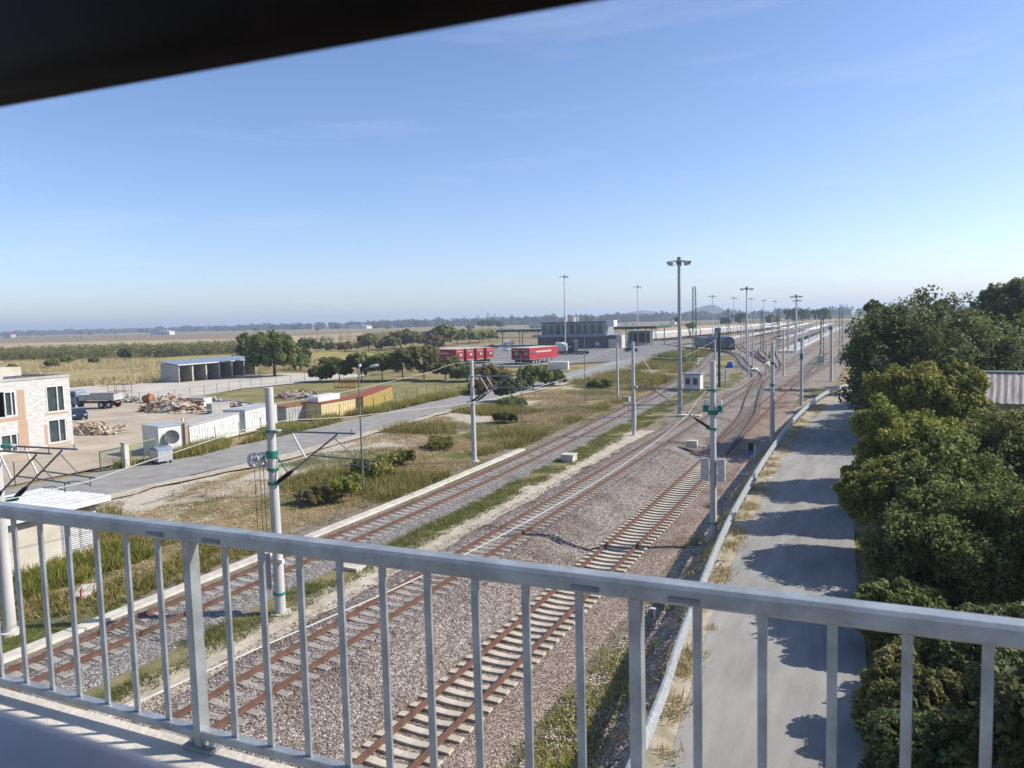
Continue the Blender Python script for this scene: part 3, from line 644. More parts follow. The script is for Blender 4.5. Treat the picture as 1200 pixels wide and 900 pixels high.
# floodlight towers
def flood(P,h,r,label,big=False,grp='floodlight towers over the yard'):
    t=thing('floodlight_tower',P,label,'floodlight',grp)
    a=MB(); a.cyl((0,0,0),(0,0,h),r,r*.55,n=12); a.build('pole',M_steel if not big else M_galv,t)
    a=MB(); n=14; R_=1.25 if not big else 1.0
    for i in range(n): 
        A=2*math.pi*i/n; B=2*math.pi*(i+1)/n
        a.cyl((R_*math.cos(A),R_*math.sin(A),h),(R_*math.cos(B),R_*math.sin(B),h),.05,n=5)
    for i in range(4): A=math.pi/2*i+.4; a.cyl((0,0,h+.1),(R_*math.cos(A),R_*math.sin(A),h),.045,n=5)
    a.cyl((0,0,h-.3),(0,0,h+.45),.2,n=10); a.build('ring',M_galvd,t)
    for i in range(8):
        A=2*math.pi*i/8+.2; c=(R_*1.12*math.cos(A),R_*1.12*math.sin(A),h-.2)
        a=MB(); a.cbox(c,(.2,.48,.42),rz=A,ry=.5); a.build('floodlight',M_steel if i%2 else M_galvd,t)
    return t
P=atg(799,492); P=atg(797,488); f0=flood(P,atY(799,306,P.y).z-P.z,.27,'tallest floodlight pole with a ring of lamps beside the white kiosk',True)
a=MB(); a.cbox((-.32,0,10.6),(.4,.3,.45)); a.build('camera_box',M_galvd,f0)
a=MB(); a.cbox((1.0,-.2,.1),(2.6,1.0,.3)); a.build('footing',M_kerb,f0)
for px,pt,Y,lb in [(661,324,247,'floodlight tower in front of the station building, left of the canopy'),(747,336,285,'floodlight tower over the right station canopy'),(875,338,190,'floodlight tower in the middle of the yard right of the locomotive'),
   (933,347,215,'floodlight tower with two lamp rings rising behind the second guardrail mast'),(835,347,330,'thin floodlight tower before the hill'),(860,349,370,'thin floodlight tower right of the hill'),(880,350,420,'distant floodlight tower, third right of the hill'),
   (895,352,480,'distant floodlight tower, fourth right of the hill'),(908,353,560,'most distant floodlight tower, right of the hill'),(934,352,280,'floodlight tower just behind the two ring tower')]:
    p=atY(px,pt,Y); flood(Vector((p.x,Y,-.3)),p.z+.3,.24 if Y<250 else .2,lb)
# overhead feeder cables sagging from mast to mast
def cable(pts,label,r=.014,m=None,name='overhead_cable'):
    P=smoothpts([tuple(p) for p in pts],1.5); mb=MB(); mb.tube(P,r,5); o=mb.build(name,m or M_wire); tag(o,label,'cable'); return o
XC=bM4.x+.0
cable([atX(20,905,-8)]+[atX(*q,-8) for q in ((150,828),(380,726),(507,669),(650,593),(740,538),(805,487))]+[Vector((XC-.25,39,bM4.z+z4+.05))]+[Vector((-8.0,52,5.9)),Vector((-8,bM5.y,6.9))],'thick white cable sagging over the middle track up to the mast with switch boxes')
cable([Vector((-8,bM5.y,6.9)),Vector((-7.9,80,5.9)),Vector((-7.7,bM6.y,6.6)),Vector((-7,112,5.8)),Vector((-6.4,bM7.y,7.2))],'white cable between the guardrail masts further along',r=.016)
XB=bM1.x
cable([Vector((XB,0,6.9))]+[atX(*q,XB) for q in ((20,583),(150,548),(308,497))]+[atX(*q,XB) for q in((370,491),(450,484),(600,462))]+[Vector((bM3.x,bM3.y,6.9)),Vector((bM3.x-.3,88,5.9)),Vector((-20.8,112,7.0))],'white cable sagging past the mast with pulley wheels',r=.015)
XA=bM2.x
cable([atX(*q,XA) for q in ((80,494),(250,480),(323,473),(400,460),(500,437))]+[Vector((XA,bM2.y,7.55)),Vector((-28,72,6.3)),Vector((-29.6,95,7.0))],'pale cable running to the top of the mast with paired arms',r=.014)
for px1,px2,lb in []: pass
# street lamps
def lamp(P,h,label,heads,r=.055):
    t=thing('street_lamp',P,label,'street lamp','lamps along the access road')
    a=MB(); a.cyl((0,0,0),(0,0,h*.985),r*1.3,r*.8,n=8); a.cyl((0,0,0),(0,0,.05),.2,n=10); a.build('pole',M_galvd,t)
    for dx,dy in heads:
        a=MB(); a.tube([(0,0,h*.93),(dx*.5,dy*.5,h*.98),(dx,dy,h)],.03); a.build('arm',M_galvd,t)
        a=MB(); u=Vector((dx,dy,.12)).normalized(); c=Vector((dx,dy,h)); a.cyl(c-u*.1,c+u*.25,.07,.12,n=8); a.cyl(c+u*.25,c+u*.5,.12,.06,n=8); a.build('lamp_head',M_steel,t)
    return t
P=atg(426,578); lamp(P,atY(424,430,P.y).z-P.z,'street lamp with two heads rising from the weeds beside the left track',[(-.35,.6),(.7,.45)])
P=atg(612,501); lamp(P,atY(612,414,P.y).z-P.z,'slim lamp pole with one raised head beyond the paired arm mast',[(1.2,.3)],.045)
P=atg(686,473); lamp(P,atY(685,392,P.y).z-P.z,'thin bare lamp pole at the road junction',[],.05)
P=atg(765,459); t=thing('leaning_post',P,'thin post with a leaning white bar in the grass before the kiosk','post')
a=MB(); a.cyl((0,0,0),(0,0,2.6),.04,n=6); a.build('post',M_galvd,t); a=MB(); a.cyl((0,0,2.6),(-1.6,0,5.0),.07,n=6); a.build('bar',M_white,t)
# ---------------------------------------------------------------- guardrail
t=thing('guardrail',(-5.5,40,0),'galvanised crash barrier snaking along the left edge of the service road','guardrail')
gp=smoothpts([(x,y,.0) for y,x in GUARD if y<=116],1.); inv=Vector((5.5,-40,0))
prof=[(-.05,.38),(.04,.43),(-.03,.51),(-.03,.60),(.04,.68),(-.05,.77)]
v=[];n=2*len(prof)
for i,p in enumerate(gp):
    d=gp[min(i+1,len(gp)-1)]-gp[max(0,i-1)]; nr=Vector((d.y,-d.x,0)).normalized()
    for a_,z in prof: q=p+inv+nr*a_; v.append((q.x,q.y,z+.02))
    for a_,z in reversed(prof): q=p+inv+nr*(a_-.07); v.append((q.x,q.y,z+.02))
a=MB(); a.add(v,[(i*n+j,i*n+(j+1)%n,(i+1)*n+(j+1)%n,(i+1)*n+j) for i in range(len(gp)-1) for j in range(n)]); a.build('beam',M_galv,t)
a=MB(); a.cbox((0,0,.1),(.1,.06,1.15)); pg=a.build('post',M_galv,t); first=True; acc=0
for p,q in zip(gp,gp[1:]):
    acc+=(q-p).length
    if acc>2.:
        acc=0; c=p+inv
        if first: pg.location=(c.x-.09,c.y,0); first=False
        else: o=pg.copy(); COL.objects.link(o); o.parent=t; o.location=(c.x-.09,c.y,0)
# ---------------------------------------------------------------- small trackside things
def boxthing(name,P,sz,m,label,cat,rz=0,lid=None,lidm=None,dz=0):
    t=thing(name,P,label,cat,rz=rz); a=MB(); a.box(-sz[0]/2,sz[0]/2,-sz[1]/2,sz[1]/2,-.15+dz,sz[2]); a.build('body',m,t)
    if lid: a=MB(); a.box(-sz[0]/2-.05,sz[0]/2+.05,-sz[1]/2-.05,sz[1]/2+.05,sz[2],sz[2]+lid); a.build('lid',lidm or m,t)
    return t
boxthing('cable_box',atg(667,541),(.95,.95,.55),M_kerb,'pale concrete cable box on the grass strip between the left and middle tracks','box',lid=.07)
boxthing('concrete_block',atz(811,522,-.2),(.9,.6,.42),M_kerb,'concrete block on the ballast left of the mast with switch boxes','block')
boxthing('concrete_block',atg(413,667),(1.1,.8,.2),M_kerb,'round lidded concrete pit cover on the grass between tracks seen under the railing','block')
P=atg(880,541); t=thing('shunting_signal',P,'dwarf signal with black head and blue lamp beside the right track','signal')
a=MB(); a.cyl((0,0,0),(0,0,.9),.06,n=8); a.cbox((.3,0,.6),(.12,.1,1.2)); a.build('post',M_steel,t)
a=MB(); a.cbox((0,0,1.15),(.36,.3,.75)); a.build('head',M_black,t); a=MB(); a.cbox((-.05,-.16,.72),(.34,.2,.34)); a.build('lamp',M_blue,t)
P=atg(894,531); t=thing('marker_post',P,'short grey post behind the dwarf signal','post'); a=MB(); a.cbox((0,0,.5),(.22,.18,1.0)); a.build('post',M_conc,t); a=MB(); a.cbox((0,0,1.03),(.26,.22,.08)); a.build('cap',M_white,t)
P=atg(765,727); t=thing('marker_post',P,'stubby white framed marker post on the gravel beside the guardrail','post'); a=MB(); a.cbox((0,0,.25),(.22,.14,.5)); a.build('frame',M_white,t); a=MB(); a.cbox((-.03,-.072,.28),(.13,.01,.34)); a.build('panel',M_galvd,t)
P=atg(798,484); t=thing('marker_post',P,'small yellow marker post on the grass strip','post'); a=MB(); a.cbox((0,0,.4),(.2,.2,.9)); a.build('post',M_yellow,t); a=MB(); a.cbox((.1,0,.05),(.9,.6,.15)); a.build('base',M_kerb,t)
P=atg(855,431); t=thing('point_machine',P,'bright blue covered box beside the yard tracks','box'); a=MB(); a.prism([(-.9,0),(.9,0),(.5,1.2),(-.2,1.3)],lambda p:(p[0],-.5,p[1]),lambda p:(p[0],.5,p[1])); a.build('cover',M_blue,t)
t=thing('concrete_slab',Vector((-29.9,20.2,-.32)),'broken concrete slab with a red stake lying in dry grass by the left track','slab',rz=R(35))
a=MB(); a.add([(-.3,-.9,.16),(.35,-.8,.2),(.4,.85,.2),(.1,1.0,.14),(-.35,.8,.16),(-.3,-.9,0),(.35,-.8,0),(.4,.85,0),(.1,1.,0),(-.35,.8,0)],[(0,1,2,3,4)]+[(i,i+5,(i+1)%5+5,(i+1)%5) for i in range(5)]); a.build('slab',M_kerb,t)
a=MB(); a.cyl((.2,-.85,0),(.22,-.85,.5),.035,n=6); a.build('stake',M_red,t)
P=atg(734,470); boxthing('concrete_block',P,(.9,.7,.6),M_conc,'grey concrete block at the foot of the short mast on the bank','block')
P=atg(785,436); boxthing('concrete_block',P,(1.8,1.0,.35),M_conc,'flat concrete cover in the weeds left of the kiosk','block')
P=atz(871,553,-.9); boxthing('concrete_block',atg(874,557),(.8,.6,.12),M_kerb,'low concrete pad in front of the dwarf signal','block')
# kiosk
P=atg(813,458); t=thing('kiosk',P,'small white trackside kiosk with two windows and a grey flat roof','kiosk')
a=MB(); a.box(-1.15,1.15,-1.1,1.1,0,2.45); a.build('walls',M_white,t)
a=MB(); a.box(-1.3,1.3,-1.3,1.25,2.45,2.62); a.build('roof',M_bluegrey,t)
for x in(-.62,.45):
    a=MB(); a.box(x-.33,x+.33,-1.115,-1.102,1.0,1.95); w=a.build('window',M_dglass,t); a=MB()
    for q in(-.37,.33): a.box(x+q,x+q+.04,-1.14,-1.103,.96,1.99)
    a.box(x-.37,x+.37,-1.141,-1.104,1.95,2.0); a.box(x-.37,x+.37,-1.141,-1.104,.95,1.0); a.build('frame',M_steel,w)
#@@PART4
# ---------------------------------------------------------------- unfinished house
ht=thing('unfinished_house',(-70.4,44,-.2),'unfinished two storey house of pale blocks with orange brick patches and white window frames','house')
BX=-70.4
wins=[(45.33,47.1,3.1,5.6),(45.3,47.05,.15,2.4),(41.5,42.5,3.2,5.45),(40.9,42.4,-.05,1.6),(37.2,38.8,3.2,5.45),(37.2,38.8,0.1,2.4)]
def L_(y,z): return (0,y-44,z+.2)
# wall with true openings: strips of wall pieces
a=MB()
ycuts=[30,37.2,38.8,40.9,42.5,45.3,47.1,47.7]
def wallpiece(mb,y0,y1,z0,z1,x0=-.28,x1=0.): mb.box(x0,x1,y0-44,y1-44,z0+.2,z1+.2)
openings={(37.2,38.8):[(.1,2.4),(3.2,5.45)],(40.9,42.5):[(-.05,1.6),(3.2,5.45)],(45.3,47.1):[(.15,2.4),(3.1,5.6)]}
for y0,y1 in zip(ycuts,ycuts[1:]):
    z=-.2
    for o0,o1 in openings.get((y0,y1),[]): 
        if o0>z: wallpiece(a,y0,y1,z,o0)
        z=o1
    wallpiece(a,y0,y1,z,6.35)
a.box(-10,-.28,47.42-44,47.7-44,0,6.55); a.box(-10,-9.7,-14,3.42,0,6.55)
a.build('wall',M_block,ht)
a=MB(); a.box(-9.7,-.28,-14,3.42,6.0,6.2); a.box(-9.7,-.28,-14,3.42,2.9,3.1); a.build('floor_slab',M_conc,ht)
a=MB(); a.box(-10.15,.05,3.6,3.78,6.55,6.78); a.box(-.24,.06,-14,3.59,6.551,6.78); a.build('parapet',M_conc,ht)
a=MB(); a.box(-7.5,-4.4,-3.2,1.9,6.78,7.6); a.build('roof_hatch',M_cream,ht)
a=MB()
for y0,y1,z0,z1 in ((42.62,43.3,2.75,5.5),(42.55,43.4,-.1,2.7),(45.1,47.4,2.86,3.04),(45.1,47.4,-.12,.08),(40.4,42.6,2.75,3.1),(44.9,45.2,.1,2.0)): a=MB(); a.box(.001,.012,y0-44,y1-44,z0+.2,z1+.2); a.build('brick_patch',M_brick,ht)
for y0,y1,z0,z1 in wins:
    w=MB(); w.box(-.16,-.14,y0-44,y1-44,z0+.2,z1+.2); wo=w.build('window',M_glassg,ht)
    f=MB(); tk=.09
    f.box(-.13,.02,y0-44,y1-44,z1+.2-tk,z1+.2); f.box(-.13,.02,y0-44,y1-44,z0+.2,z0+.2+tk)
    for yy_ in (y0,y1-tk,(y0*.42+y1*.58)): f.box(-.13,.018,yy_-44,yy_-44+tk,z0+.2+tk,z1+.2-tk)
    f.build('frame',M_white,wo)
# ---------------------------------------------------------------- containers and huts along the road
def hut(pl,pr,h,depth,label,m,mroof,name='container',cat='container',door=None,ribs=True,over=.05,group='containers and huts beside the access road'):
    A=atz(*pl,-.2); B=atz(*pr,-.2); d=B-A; L=d.length; rz=math.atan2(d.y,d.x)
    t=thing(name,A,label,cat,group,rz=rz)   # local x along the front, local y away from the camera
    a=MB(); a.box(0,L,0,depth,0,h)
    if ribs:
        n=int(L/.45)
        for k in range(n+1): a.box(k*L/n-.05 if k else 0.,min(L,k*L/n+.05),-.035,-.002,.12,h-.12)
    a.build('walls',m,t)
    a=MB(); a.box(-over,L+over,-over-.03,depth+over,h+.003,h+.1); a.build('roof',mroof,t)
    return t,L
t,L=hut((187,534),(217,529),2.45,2.6,'tall white container with a round satellite dish, nearest the gate',M_whiter,M_steel,ribs=False)
a=MB(); c=Vector((.9,-.55,1.55)); nrm=Vector((-.35,-.85,.35)).normalized(); ax=nrm.orthogonal().normalized(); ay=nrm.cross(ax); n=20
v=[c+ax*(.62*math.cos(6.283*i/n))+ay*(.62*math.sin(6.283*i/n)) for i in range(n)]+[c-nrm*.14+ax*(.3*math.cos(6.283*i/n))+ay*(.3*math.sin(6.283*i/n)) for i in range(n)]+[c-nrm*.17]
a.add(v,[(i,(i+1)%n,n+(i+1)%n,n+i) for i in range(n)]+[(n+i,n+(i+1)%n,2*n) for i in range(n)],True); a.cyl(c-nrm*.17,Vector((.9,0,1.45)),.03,n=6); a.cyl(c,c+nrm*.5,.015,n=5)
a.build('satellite_dish',mat('dish_grey',(.10,.105,.11),(.07,.07,.075),rough=.7),t)
a=MB(); a.cbox((L+.1,-.1,1.3),(.28,.3,2.7)); a.build('corner_post',M_brick,t); a=MB(); a.cyl((L-.1,-.05,2.5),(L-.1,-.05,3.0),.1,n=8); a.build('vent',M_white,t)
t,L=hut((223,527),(281,508),2.1,2.5,'long white ribbed container wall with a dark flat roof, second from the gate',M_whiter,M_conc)
t,L=hut((288,506),(325,496),2.2,2.5,'short white container behind the pulley mast',M_whiter,M_steel)
t,L=hut((336,495),(371,489),1.7,2.6,'rust stained grey container between the white and beige ones',M_conc,M_rusty)
t,L=hut((377,492),(417,484),1.9,2.6,'beige hut with a red roof edge and a white box on top',M_ybeige,M_rroof,name='hut',cat='hut',over=.15)
boxthing('roof_box',atz(383,478,0)*0+Vector((0,0,0)),(1,1,1),M_white,'x','x') if 0 else None
A=atz(377,492,-.2); B=atz(417,484,-.2); d=(B-A); rz=math.atan2(d.y,d.x); q=A+d*.38+Vector((-d.y,d.x,0)).normalized()*1.5
boxthing('white_cabin_roof',Vector((q.x,q.y,1.95)),(4.0,1.5,.5),M_white,'white box lying on the red roofed beige hut','box',rz=rz)
t,L=hut((426,482),(460,467),1.75,2.2,'bright yellow container with a rusty red roof, farthest along the road',M_yellow,M_rroof)
# white roofed shed in front of the access road
sh=thing('flat_shed',(-37.2,22.4,-.3),'low beige shed with a white corrugated roof and louvred doors near the railing','shed',rz=0)
a=MB(); a.box(-2.2,2.2,-2.2,2.2,0,2.45); a.build('walls',M_cream,sh)
a=MB(); a.box(-2.75,.05,-2.7,2.7,2.6,2.72); a.box(.052,2.7,-2.7,2.7,2.5,2.78)
for k in range(9): a.box(-2.7+.6*k,-2.64+.6*k,-2.7,2.7,2.781 if k>4 else 2.721,2.80 if k>4 else 2.74)
ro=a.build('roof',M_whiter,sh)
a=MB(); a.box(-2.62,2.6,-2.62,2.62,2.451,2.5); a.build('roof_underside',M_black,sh)
for y0 in(.35,1.25):
    a=MB(); a.box(2.201,2.22,y0,y0+.82,.35,2.1); dd=a.build('louvred_door',M_steel,sh); a=MB()
    for k in range(16): a.cbox((2.245,y0+.41,.5+.1*k),(.05,.7,.025),ry=.5)
    a.build('louvre',M_white,dd)
a=MB(); a.box(2.202,2.215,1.45,1.85,2.12,2.36); a.build('warning_sign',M_yellow,sh)
# open-fronted storage shed
t=thing('open_shed',(-127.4,109.6,-.2),'long open fronted shed with six bays and a blue grey mono pitch roof','shed')
W=21.4; D=5.2
a=MB(); a.box(-D,-D+.2,0,W,0,3.8); a.prism([(0,0),(-D+.2,0),(-D+.2,3.85),(0,3.45)],lambda p:(p[0],0,p[1]),lambda p:(p[0],.22,p[1])); a.prism([(0,0),(-D+.2,0),(-D+.2,3.85),(0,3.45)],lambda p:(p[0],W-.22,p[1]),lambda p:(p[0],W,p[1])); a.build('wall',M_conc,t)
for k in range(1,6): a=MB(); a.box(-.3,-.02,k*W/6-.15,k*W/6+.15,0,3.46); a.build('pillar',M_kerb,t)
for k in range(1,6): a=MB(); a.box(-D+.2,-.35,k*W/6-.06,k*W/6+.06,0,3.2); a.build('partition',M_conc,t)
a=MB(); a.prism([(.35,3.50),(.35,3.62),(-D-.3,4.35),(-D-.3,4.2)],lambda p:(p[0],-.4,p[1]),lambda p:(p[0],W+.4,p[1])); a.build('roof',M_bluegrey,t)
a=MB(); a.box(.36,.44,-.4,W+.4,3.45,3.64); a.build('roof_edge',M_white,t)
# gate, fences
def fence(pts,label,h=1.7,step=3.,mp=None,rails=(.95,.1),mesh=True,z=-.25):
    t=thing('wire_fence',Vector((pts[0][0],pts[0][1],z)),label,'fence','wire fences'); o=Vector((pts[0][0],pts[0][1],0)); mp=mp or M_dgreen
    a=MB()
    for p,q in zip(pts,pts[1:]):
        p=Vector((*p,0))-o; q=Vector((*q,0))-o; 
        for hh in (.05,.5,1.): a.cyl(p+Vector((0,0,h*hh)),q+Vector((0,0,h*hh)),.012,n=4,caps=False)
    a.build('wire',M_galvd,t); first=None
    for p,q in zip(pts,pts[1:]):
        p=Vector((*p,0))-o; q=Vector((*q,0))-o; n=max(1,int((q-p).length/step))
        for k in range(n):
            c=p.lerp(q,k/n)
            if first is None: b_=MB(); b_.cyl((0,0,0),(0,0,h+.05),.035,n=6); first=b_.build('post',mp,t,loc=c)
            else: f=first.copy(); COL.objects.link(f); f.parent=t; f.location=c
    return t
fence([(-55.0,48.0),(-56.2,58),(-55.8,66),(-55.6,74),(-57.5,84),(-59.5,95),(-62.5,120)],'green wire fence in front of the containers and the lawn')
fence([(-56.2,12),(-55.9,24),(-55.5,33),(-55.2,36.5)],'wire fence in front of the unfinished house')
fence([(-112.8,75.6),(-97,79.5),(-99,90),(-103,107),(-98,129)],'wire fence around the pale yard of the open shed',h=1.5)
P=atz(148,549,-.2); t=thing('gate_post',P,'square concrete gate post between the two metal gates','post'); a=MB(); a.cbox((0,0,1.),(.42,.4,2.0)); a.build('post',M_kerb,t); a=MB(); a.cbox((0,0,2.04),(.5,.48,.08)); a.build('cap',M_conc,t)
def gate(pa,pb,h,label,m):
    A=atz(*pa,-.2); B=atz(*pb,-.2); t=thing('metal_gate',A,label,'gate'); d=B-A; a=MB()
    for hh in(.15,h): a.cyl(Vector((0,0,hh)),d+Vector((0,0,hh)),.04,n=6)
    for k in(0,1.): a.cyl(d*k,d*k+Vector((0,0,h)),.04,n=6)
    a.build('frame',m,t); a=MB()
    for k in range(1,14): a.cyl(d*(k/14)+Vector((0,0,.15)),d*(k/14)+Vector((0,0,h)),.012,n=4)
    a.build('bars',M_dgreen,t)
gate((118,552),(143,546),1.5,'green metal gate left of the concrete gate post',M_dgreen)
gate((154,547),(184,538),1.75,'yellowish metal gate right of the concrete gate post',mat('yellow_green_paint',(.33,.35,.08),(.22,.26,.06),scale=5,rough=.6))
P=atz(190,543,-.18); t=thing('waste_container',P,'grey wheeled waste container in front of the container with the dish','bin',rz=R(80))
a=MB(); a.prism([(-.55,.25),(.55,.25),(.62,1.15),(-.62,1.15)],lambda p:(-.62,p[0],p[1]),lambda p:(.62,p[0],p[1])); a.build('body',M_steel,t)
a=MB(); a.prism([(-.66,1.152),(.66,1.152),(.5,1.32),(0,1.4),(-.5,1.32)],lambda p:(-.66,p[0],p[1]),lambda p:(.66,p[0],p[1])); a.build('lid',M_bluegrey,t)
for x in(-.5,.5):
    for y in(-.4,.4): a=MB(); a.cyl((x-.04,y,.12),(x+.04,y,.12),.12,n=10); a.build('wheel',M_tyre,t)
# vehicles -------------------------------------------------------
def wheelset(t,xs_,hw,r,m=M_tyre,w=.25):
    for x in xs_:
        for s in(-1,1):
            a=MB(); a.cyl((x,s*hw-s*w,r),(x,s*hw,r),r,n=16); wh=a.build('wheel',m,t)
            a=MB(); a.cyl((x,s*(hw+.001),r),(x,s*(hw+.02),r),r*.5,n=12); a.build('rim',M_steel,wh)
def car(P,rz,body,label,van=False,grp='cars parked by the station'):
    t=thing('parked_van' if van else 'parked_car',P,label,'van' if van else 'car',grp,rz=rz)
    pr=[(-2.1,.3),(-2.15,.75),(-1.95,.92),(-1.0,1.0),(-.45,1.42),(1.0,1.45),(1.75,1.0),(2.1,.9),(2.15,.35)] if not van else [(-2.5,.35),(-2.55,1.0),(-2.1,1.2),(-1.5,1.95),(-1.2,2.1),(2.4,2.15),(2.5,1.9),(2.5,.35)]
    a=MB(); hw=.85 if not van else .98
    nn=len(pr); v=[]
    for s,k in ((-1,.88),(-1,1.),(1,1.),(1,.88)):
        for x,z in pr:
            if abs(k-1)<.01: v.append((x,s*hw,min(z,.95 if not van else 1.2)))
            else: v.append((x*(.97),s*hw*.86,z))
    for i in range(nn): v[i],v[nn+i]=v[i],v[nn+i]
    f=[tuple(range(nn-1,-1,-1))]+[tuple(range(3*nn,4*nn))]
    for r_ in range(3): f+=[(r_*nn+i,r_*nn+(i+1)%nn,(r_+1)*nn+(i+1)%nn,(r_+1)*nn+i) for i in range(nn)]
    a.add(v,f); a.build('body',body,t)
    if not van: gl=[(-.98,1.02),(-.42,1.38),(.98,1.40),(1.62,1.03)]
    else: gl=[(-2.02,1.25),(-1.48,1.9),(-.6,1.95),(-.6,1.3)]
    a=MB(); a.add([(x,-hw*.955,z) for x,z in gl]+[(x,hw*.955,z) for x,z in gl],[(0,1,2,3),(7,6,5,4),(0,4,5,1),(1,5,6,2),(2,6,7,3),(3,7,4,0)]); a.build('windows',M_dglass,t)
    wheelset(t,(-1.35,1.35) if not van else(-1.6,1.6),hw+.01,.32)
    a=MB(); 
    for s in(-.6,.6): a.cbox((-2.14 if not van else -2.54,s,.68),(.05,.3,.14))
    a.build('headlight',M_white,t)
    return t
WHT=mat('car_white',(.72,.73,.74),(.68,.69,.70),rough=.3)
P=atz(594,408,-.1); car(P+Vector((-6,0,0)),R(200),M_navy,'dark blue car parked left of the white van, near the left canopy')
P=atz(596,404,-.1); car(P,R(215),WHT,'white van parked under the end of the left canopy',True)
P=atz(597,411,-.1); car(P,R(235),mat('car_silver',(.5,.53,.56),(.45,.48,.5),rough=.3),'silver car parked beside the red trailers')
P=atz(740,412,-.1); car(P,R(180),M_navy,'dark blue car under the right canopy')
P=atz(737,410,-.1); P=atz(751,399,-.1); car(P,R(150),WHT,'white van under the right canopy beyond the dark cabin',True)
P=atz(792,402,-.1); car(P,R(100),WHT,'white car parked in front of the white wagons')
P=atz(92,491,-.15); car(P,R(150),M_navy,'dark blue car beside the unfinished house',grp='vehicles in the dirt yard')
# tipper truck with grey bed
P=atz(112,478,-.15); t=thing('tipper_truck',P,'old grey flatbed truck facing left in the dirt yard','truck','vehicles in the dirt yard',rz=R(20))
a=MB(); a.box(-3.6,3.4,-.4,.4,.7,.95); a.build('chassis',M_rusty,t)
a=MB(); a.box(-1.6,3.6,-1.2,1.2,1.15,1.25)
for y in(-1.2,1.15): a.box(-1.6,3.6,y,y+.05,1.251,2.0)
for x in(-1.6,3.55): a.box(x,x+.05,-1.149,1.149,1.251,2.05)
a.build('bed',M_conc,t)
a=MB(); a.prism([(-3.9,.6),(-2.0,.6),(-2.0,2.3),(-2.2,2.5),(-3.2,2.5),(-3.7,1.7),(-3.95,1.5)],lambda p:(p[0],-1.1,p[1]),lambda p:(p[0],1.1,p[1])); cb=a.build('cab',M_bluegrey,t)
a=MB(); a.add([(-3.78,-.95,1.7),(-3.78,.95,1.7),(-3.3,.95,2.38),(-3.3,-.95,2.38)],[(3,2,1,0)]); a.box(-3.2,-2.3,-1.115,-1.102,1.6,2.3); a.build('windscreen',M_dglass,cb)
wheelset(t,(-2.9,1.6,2.7),1.1,.5)
# wagons / scrap in the yard
def pile(P,rx,ry,h,n,label,mats,name='scrap_pile',seed=1,long=1.6):
    rg=np.random.default_rng(seed); t=thing(name,P,label,'pile'); per=max(1,n//len(mats))
    for mi,(nm,m) in enumerate(mats):
        a=MB()
        for k in range(per):
            u,v_=rg.uniform(-1,1,2); 
            if u*u+v_*v_>1: u*=.6;v_*=.6
            zz=h*max(0.05,(1-(u*u+v_*v_)))*rg.uniform(.3,1)
            a.cbox((u*rx,v_*ry,zz),(rg.uniform(.3,long),rg.uniform(.08,.3),rg.uniform(.04,.22)),rz=rg.uniform(0,6.28),rx=rg.normal(0,.35),ry=rg.normal(0,.35))
        tag(a.build(nm,m,t),kind='stuff')
    a=MB(); N_=14
    v=[(rx*.9*math.cos(6.283*i/N_)*(1+.15*math.sin(i*2.3)),ry*.9*math.sin(6.283*i/N_),0) for i in range(N_)]+[(rx*.45*math.cos(6.283*i/N_),ry*.45*math.sin(6.283*i/N_),h*.5) for i in range(N_)]+[(0,0,h*.62)]
    a.add(v,[(i,(i+1)%N_,N_+(i+1)%N_,N_+i) for i in range(N_)]+[(N_+i,N_+(i+1)%N_,2*N_) for i in range(N_)]); a.build('heap',M_yard,t)
    return t
M_debris=mat('debris_pale',(.55,.50,.44),(.35,.3,.26),scale=5,rough=.9)
pile(atz(207,481,-.2),6.0,3.4,2.3,240,'big heap of broken boards and rubble behind the long white container',[('board',M_wood),('debris',M_debris),('rusty_piece',M_rusty),('brick_rubble',M_brick)],seed=2)
pile(atz(110,507,-.2),3.6,2.2,1.1,120,'stack of old timber beside the unfinished house',[('board',M_wood),('debris',M_debris)],seed=3,long=3.2)
pile(atz(256,474,-.2),5.5,2.2,.9,110,'low spread of dark scrap behind the white cube box',[('debris',M_debris),('scrap',M_galvd)],seed=5)
pile(atz(152,471,-.2),2.4,1.2,1.0,50,'small pile of pale sheets left of the orange tank',[('sheet',M_debris),('scrap',M_galvd)],seed=6)
pile(atz(350,466,-.2),5.2,2.2,1.3,110,'dark scrap heap with white sheets behind the rusty container',[('scrap',M_galvd),('debris',M_debris),('rusty_piece',M_rusty)],seed=8)
P=atz(175,472,-.2); t=thing('orange_tank',P,'orange plastic tank lying at the left end of the rubble heap','tank'); a=MB(); a.cyl((-.9,0,.55),(.7,0,.75),.6,n=9); a.build('body',M_orange,t); a=MB(); a.cyl((0,0,1.15),(0,0,1.4),.2,n=10); a.build('cap',M_rusty,t)
P=atz(390,463,-.2); t=thing('orange_harrow',atz(404,457,-.2),'orange rusty frame lying in the grass behind the beige hut','frame'); a=MB()
for k in range(6): a.cyl((-2+.8*k,0,.2),(-2+.8*k,0,1.5),.07,n=6)
for z in(.4,1.3): a.cyl((-2.2,0,z),(2.2,0,z),.08,n=6)
for k in range(5): a.cyl((-2+.8*k,0,.4),(-1.2+.8*k,.9,1.2),.06,n=5)
a.build('frame',M_orange,t)
boxthing('storage_cube',atz(236,480,-.2),(2.2,1.7,1.6),M_white,'white cube shaped box behind the long white container','box',lid=.06,lidm=M_conc,rz=R(10))
boxthing('roof_crate',atz(256,482,0)+Vector((0,0,0)),(2.6,1.2,1.1),M_conc,'grey crate between the white cube and the container roof','box',rz=R(80))
t=thing('scaffold_frame',atz(141,466,-.2),'rusty scaffold frame standing behind the tipper truck','frame'); a=MB()
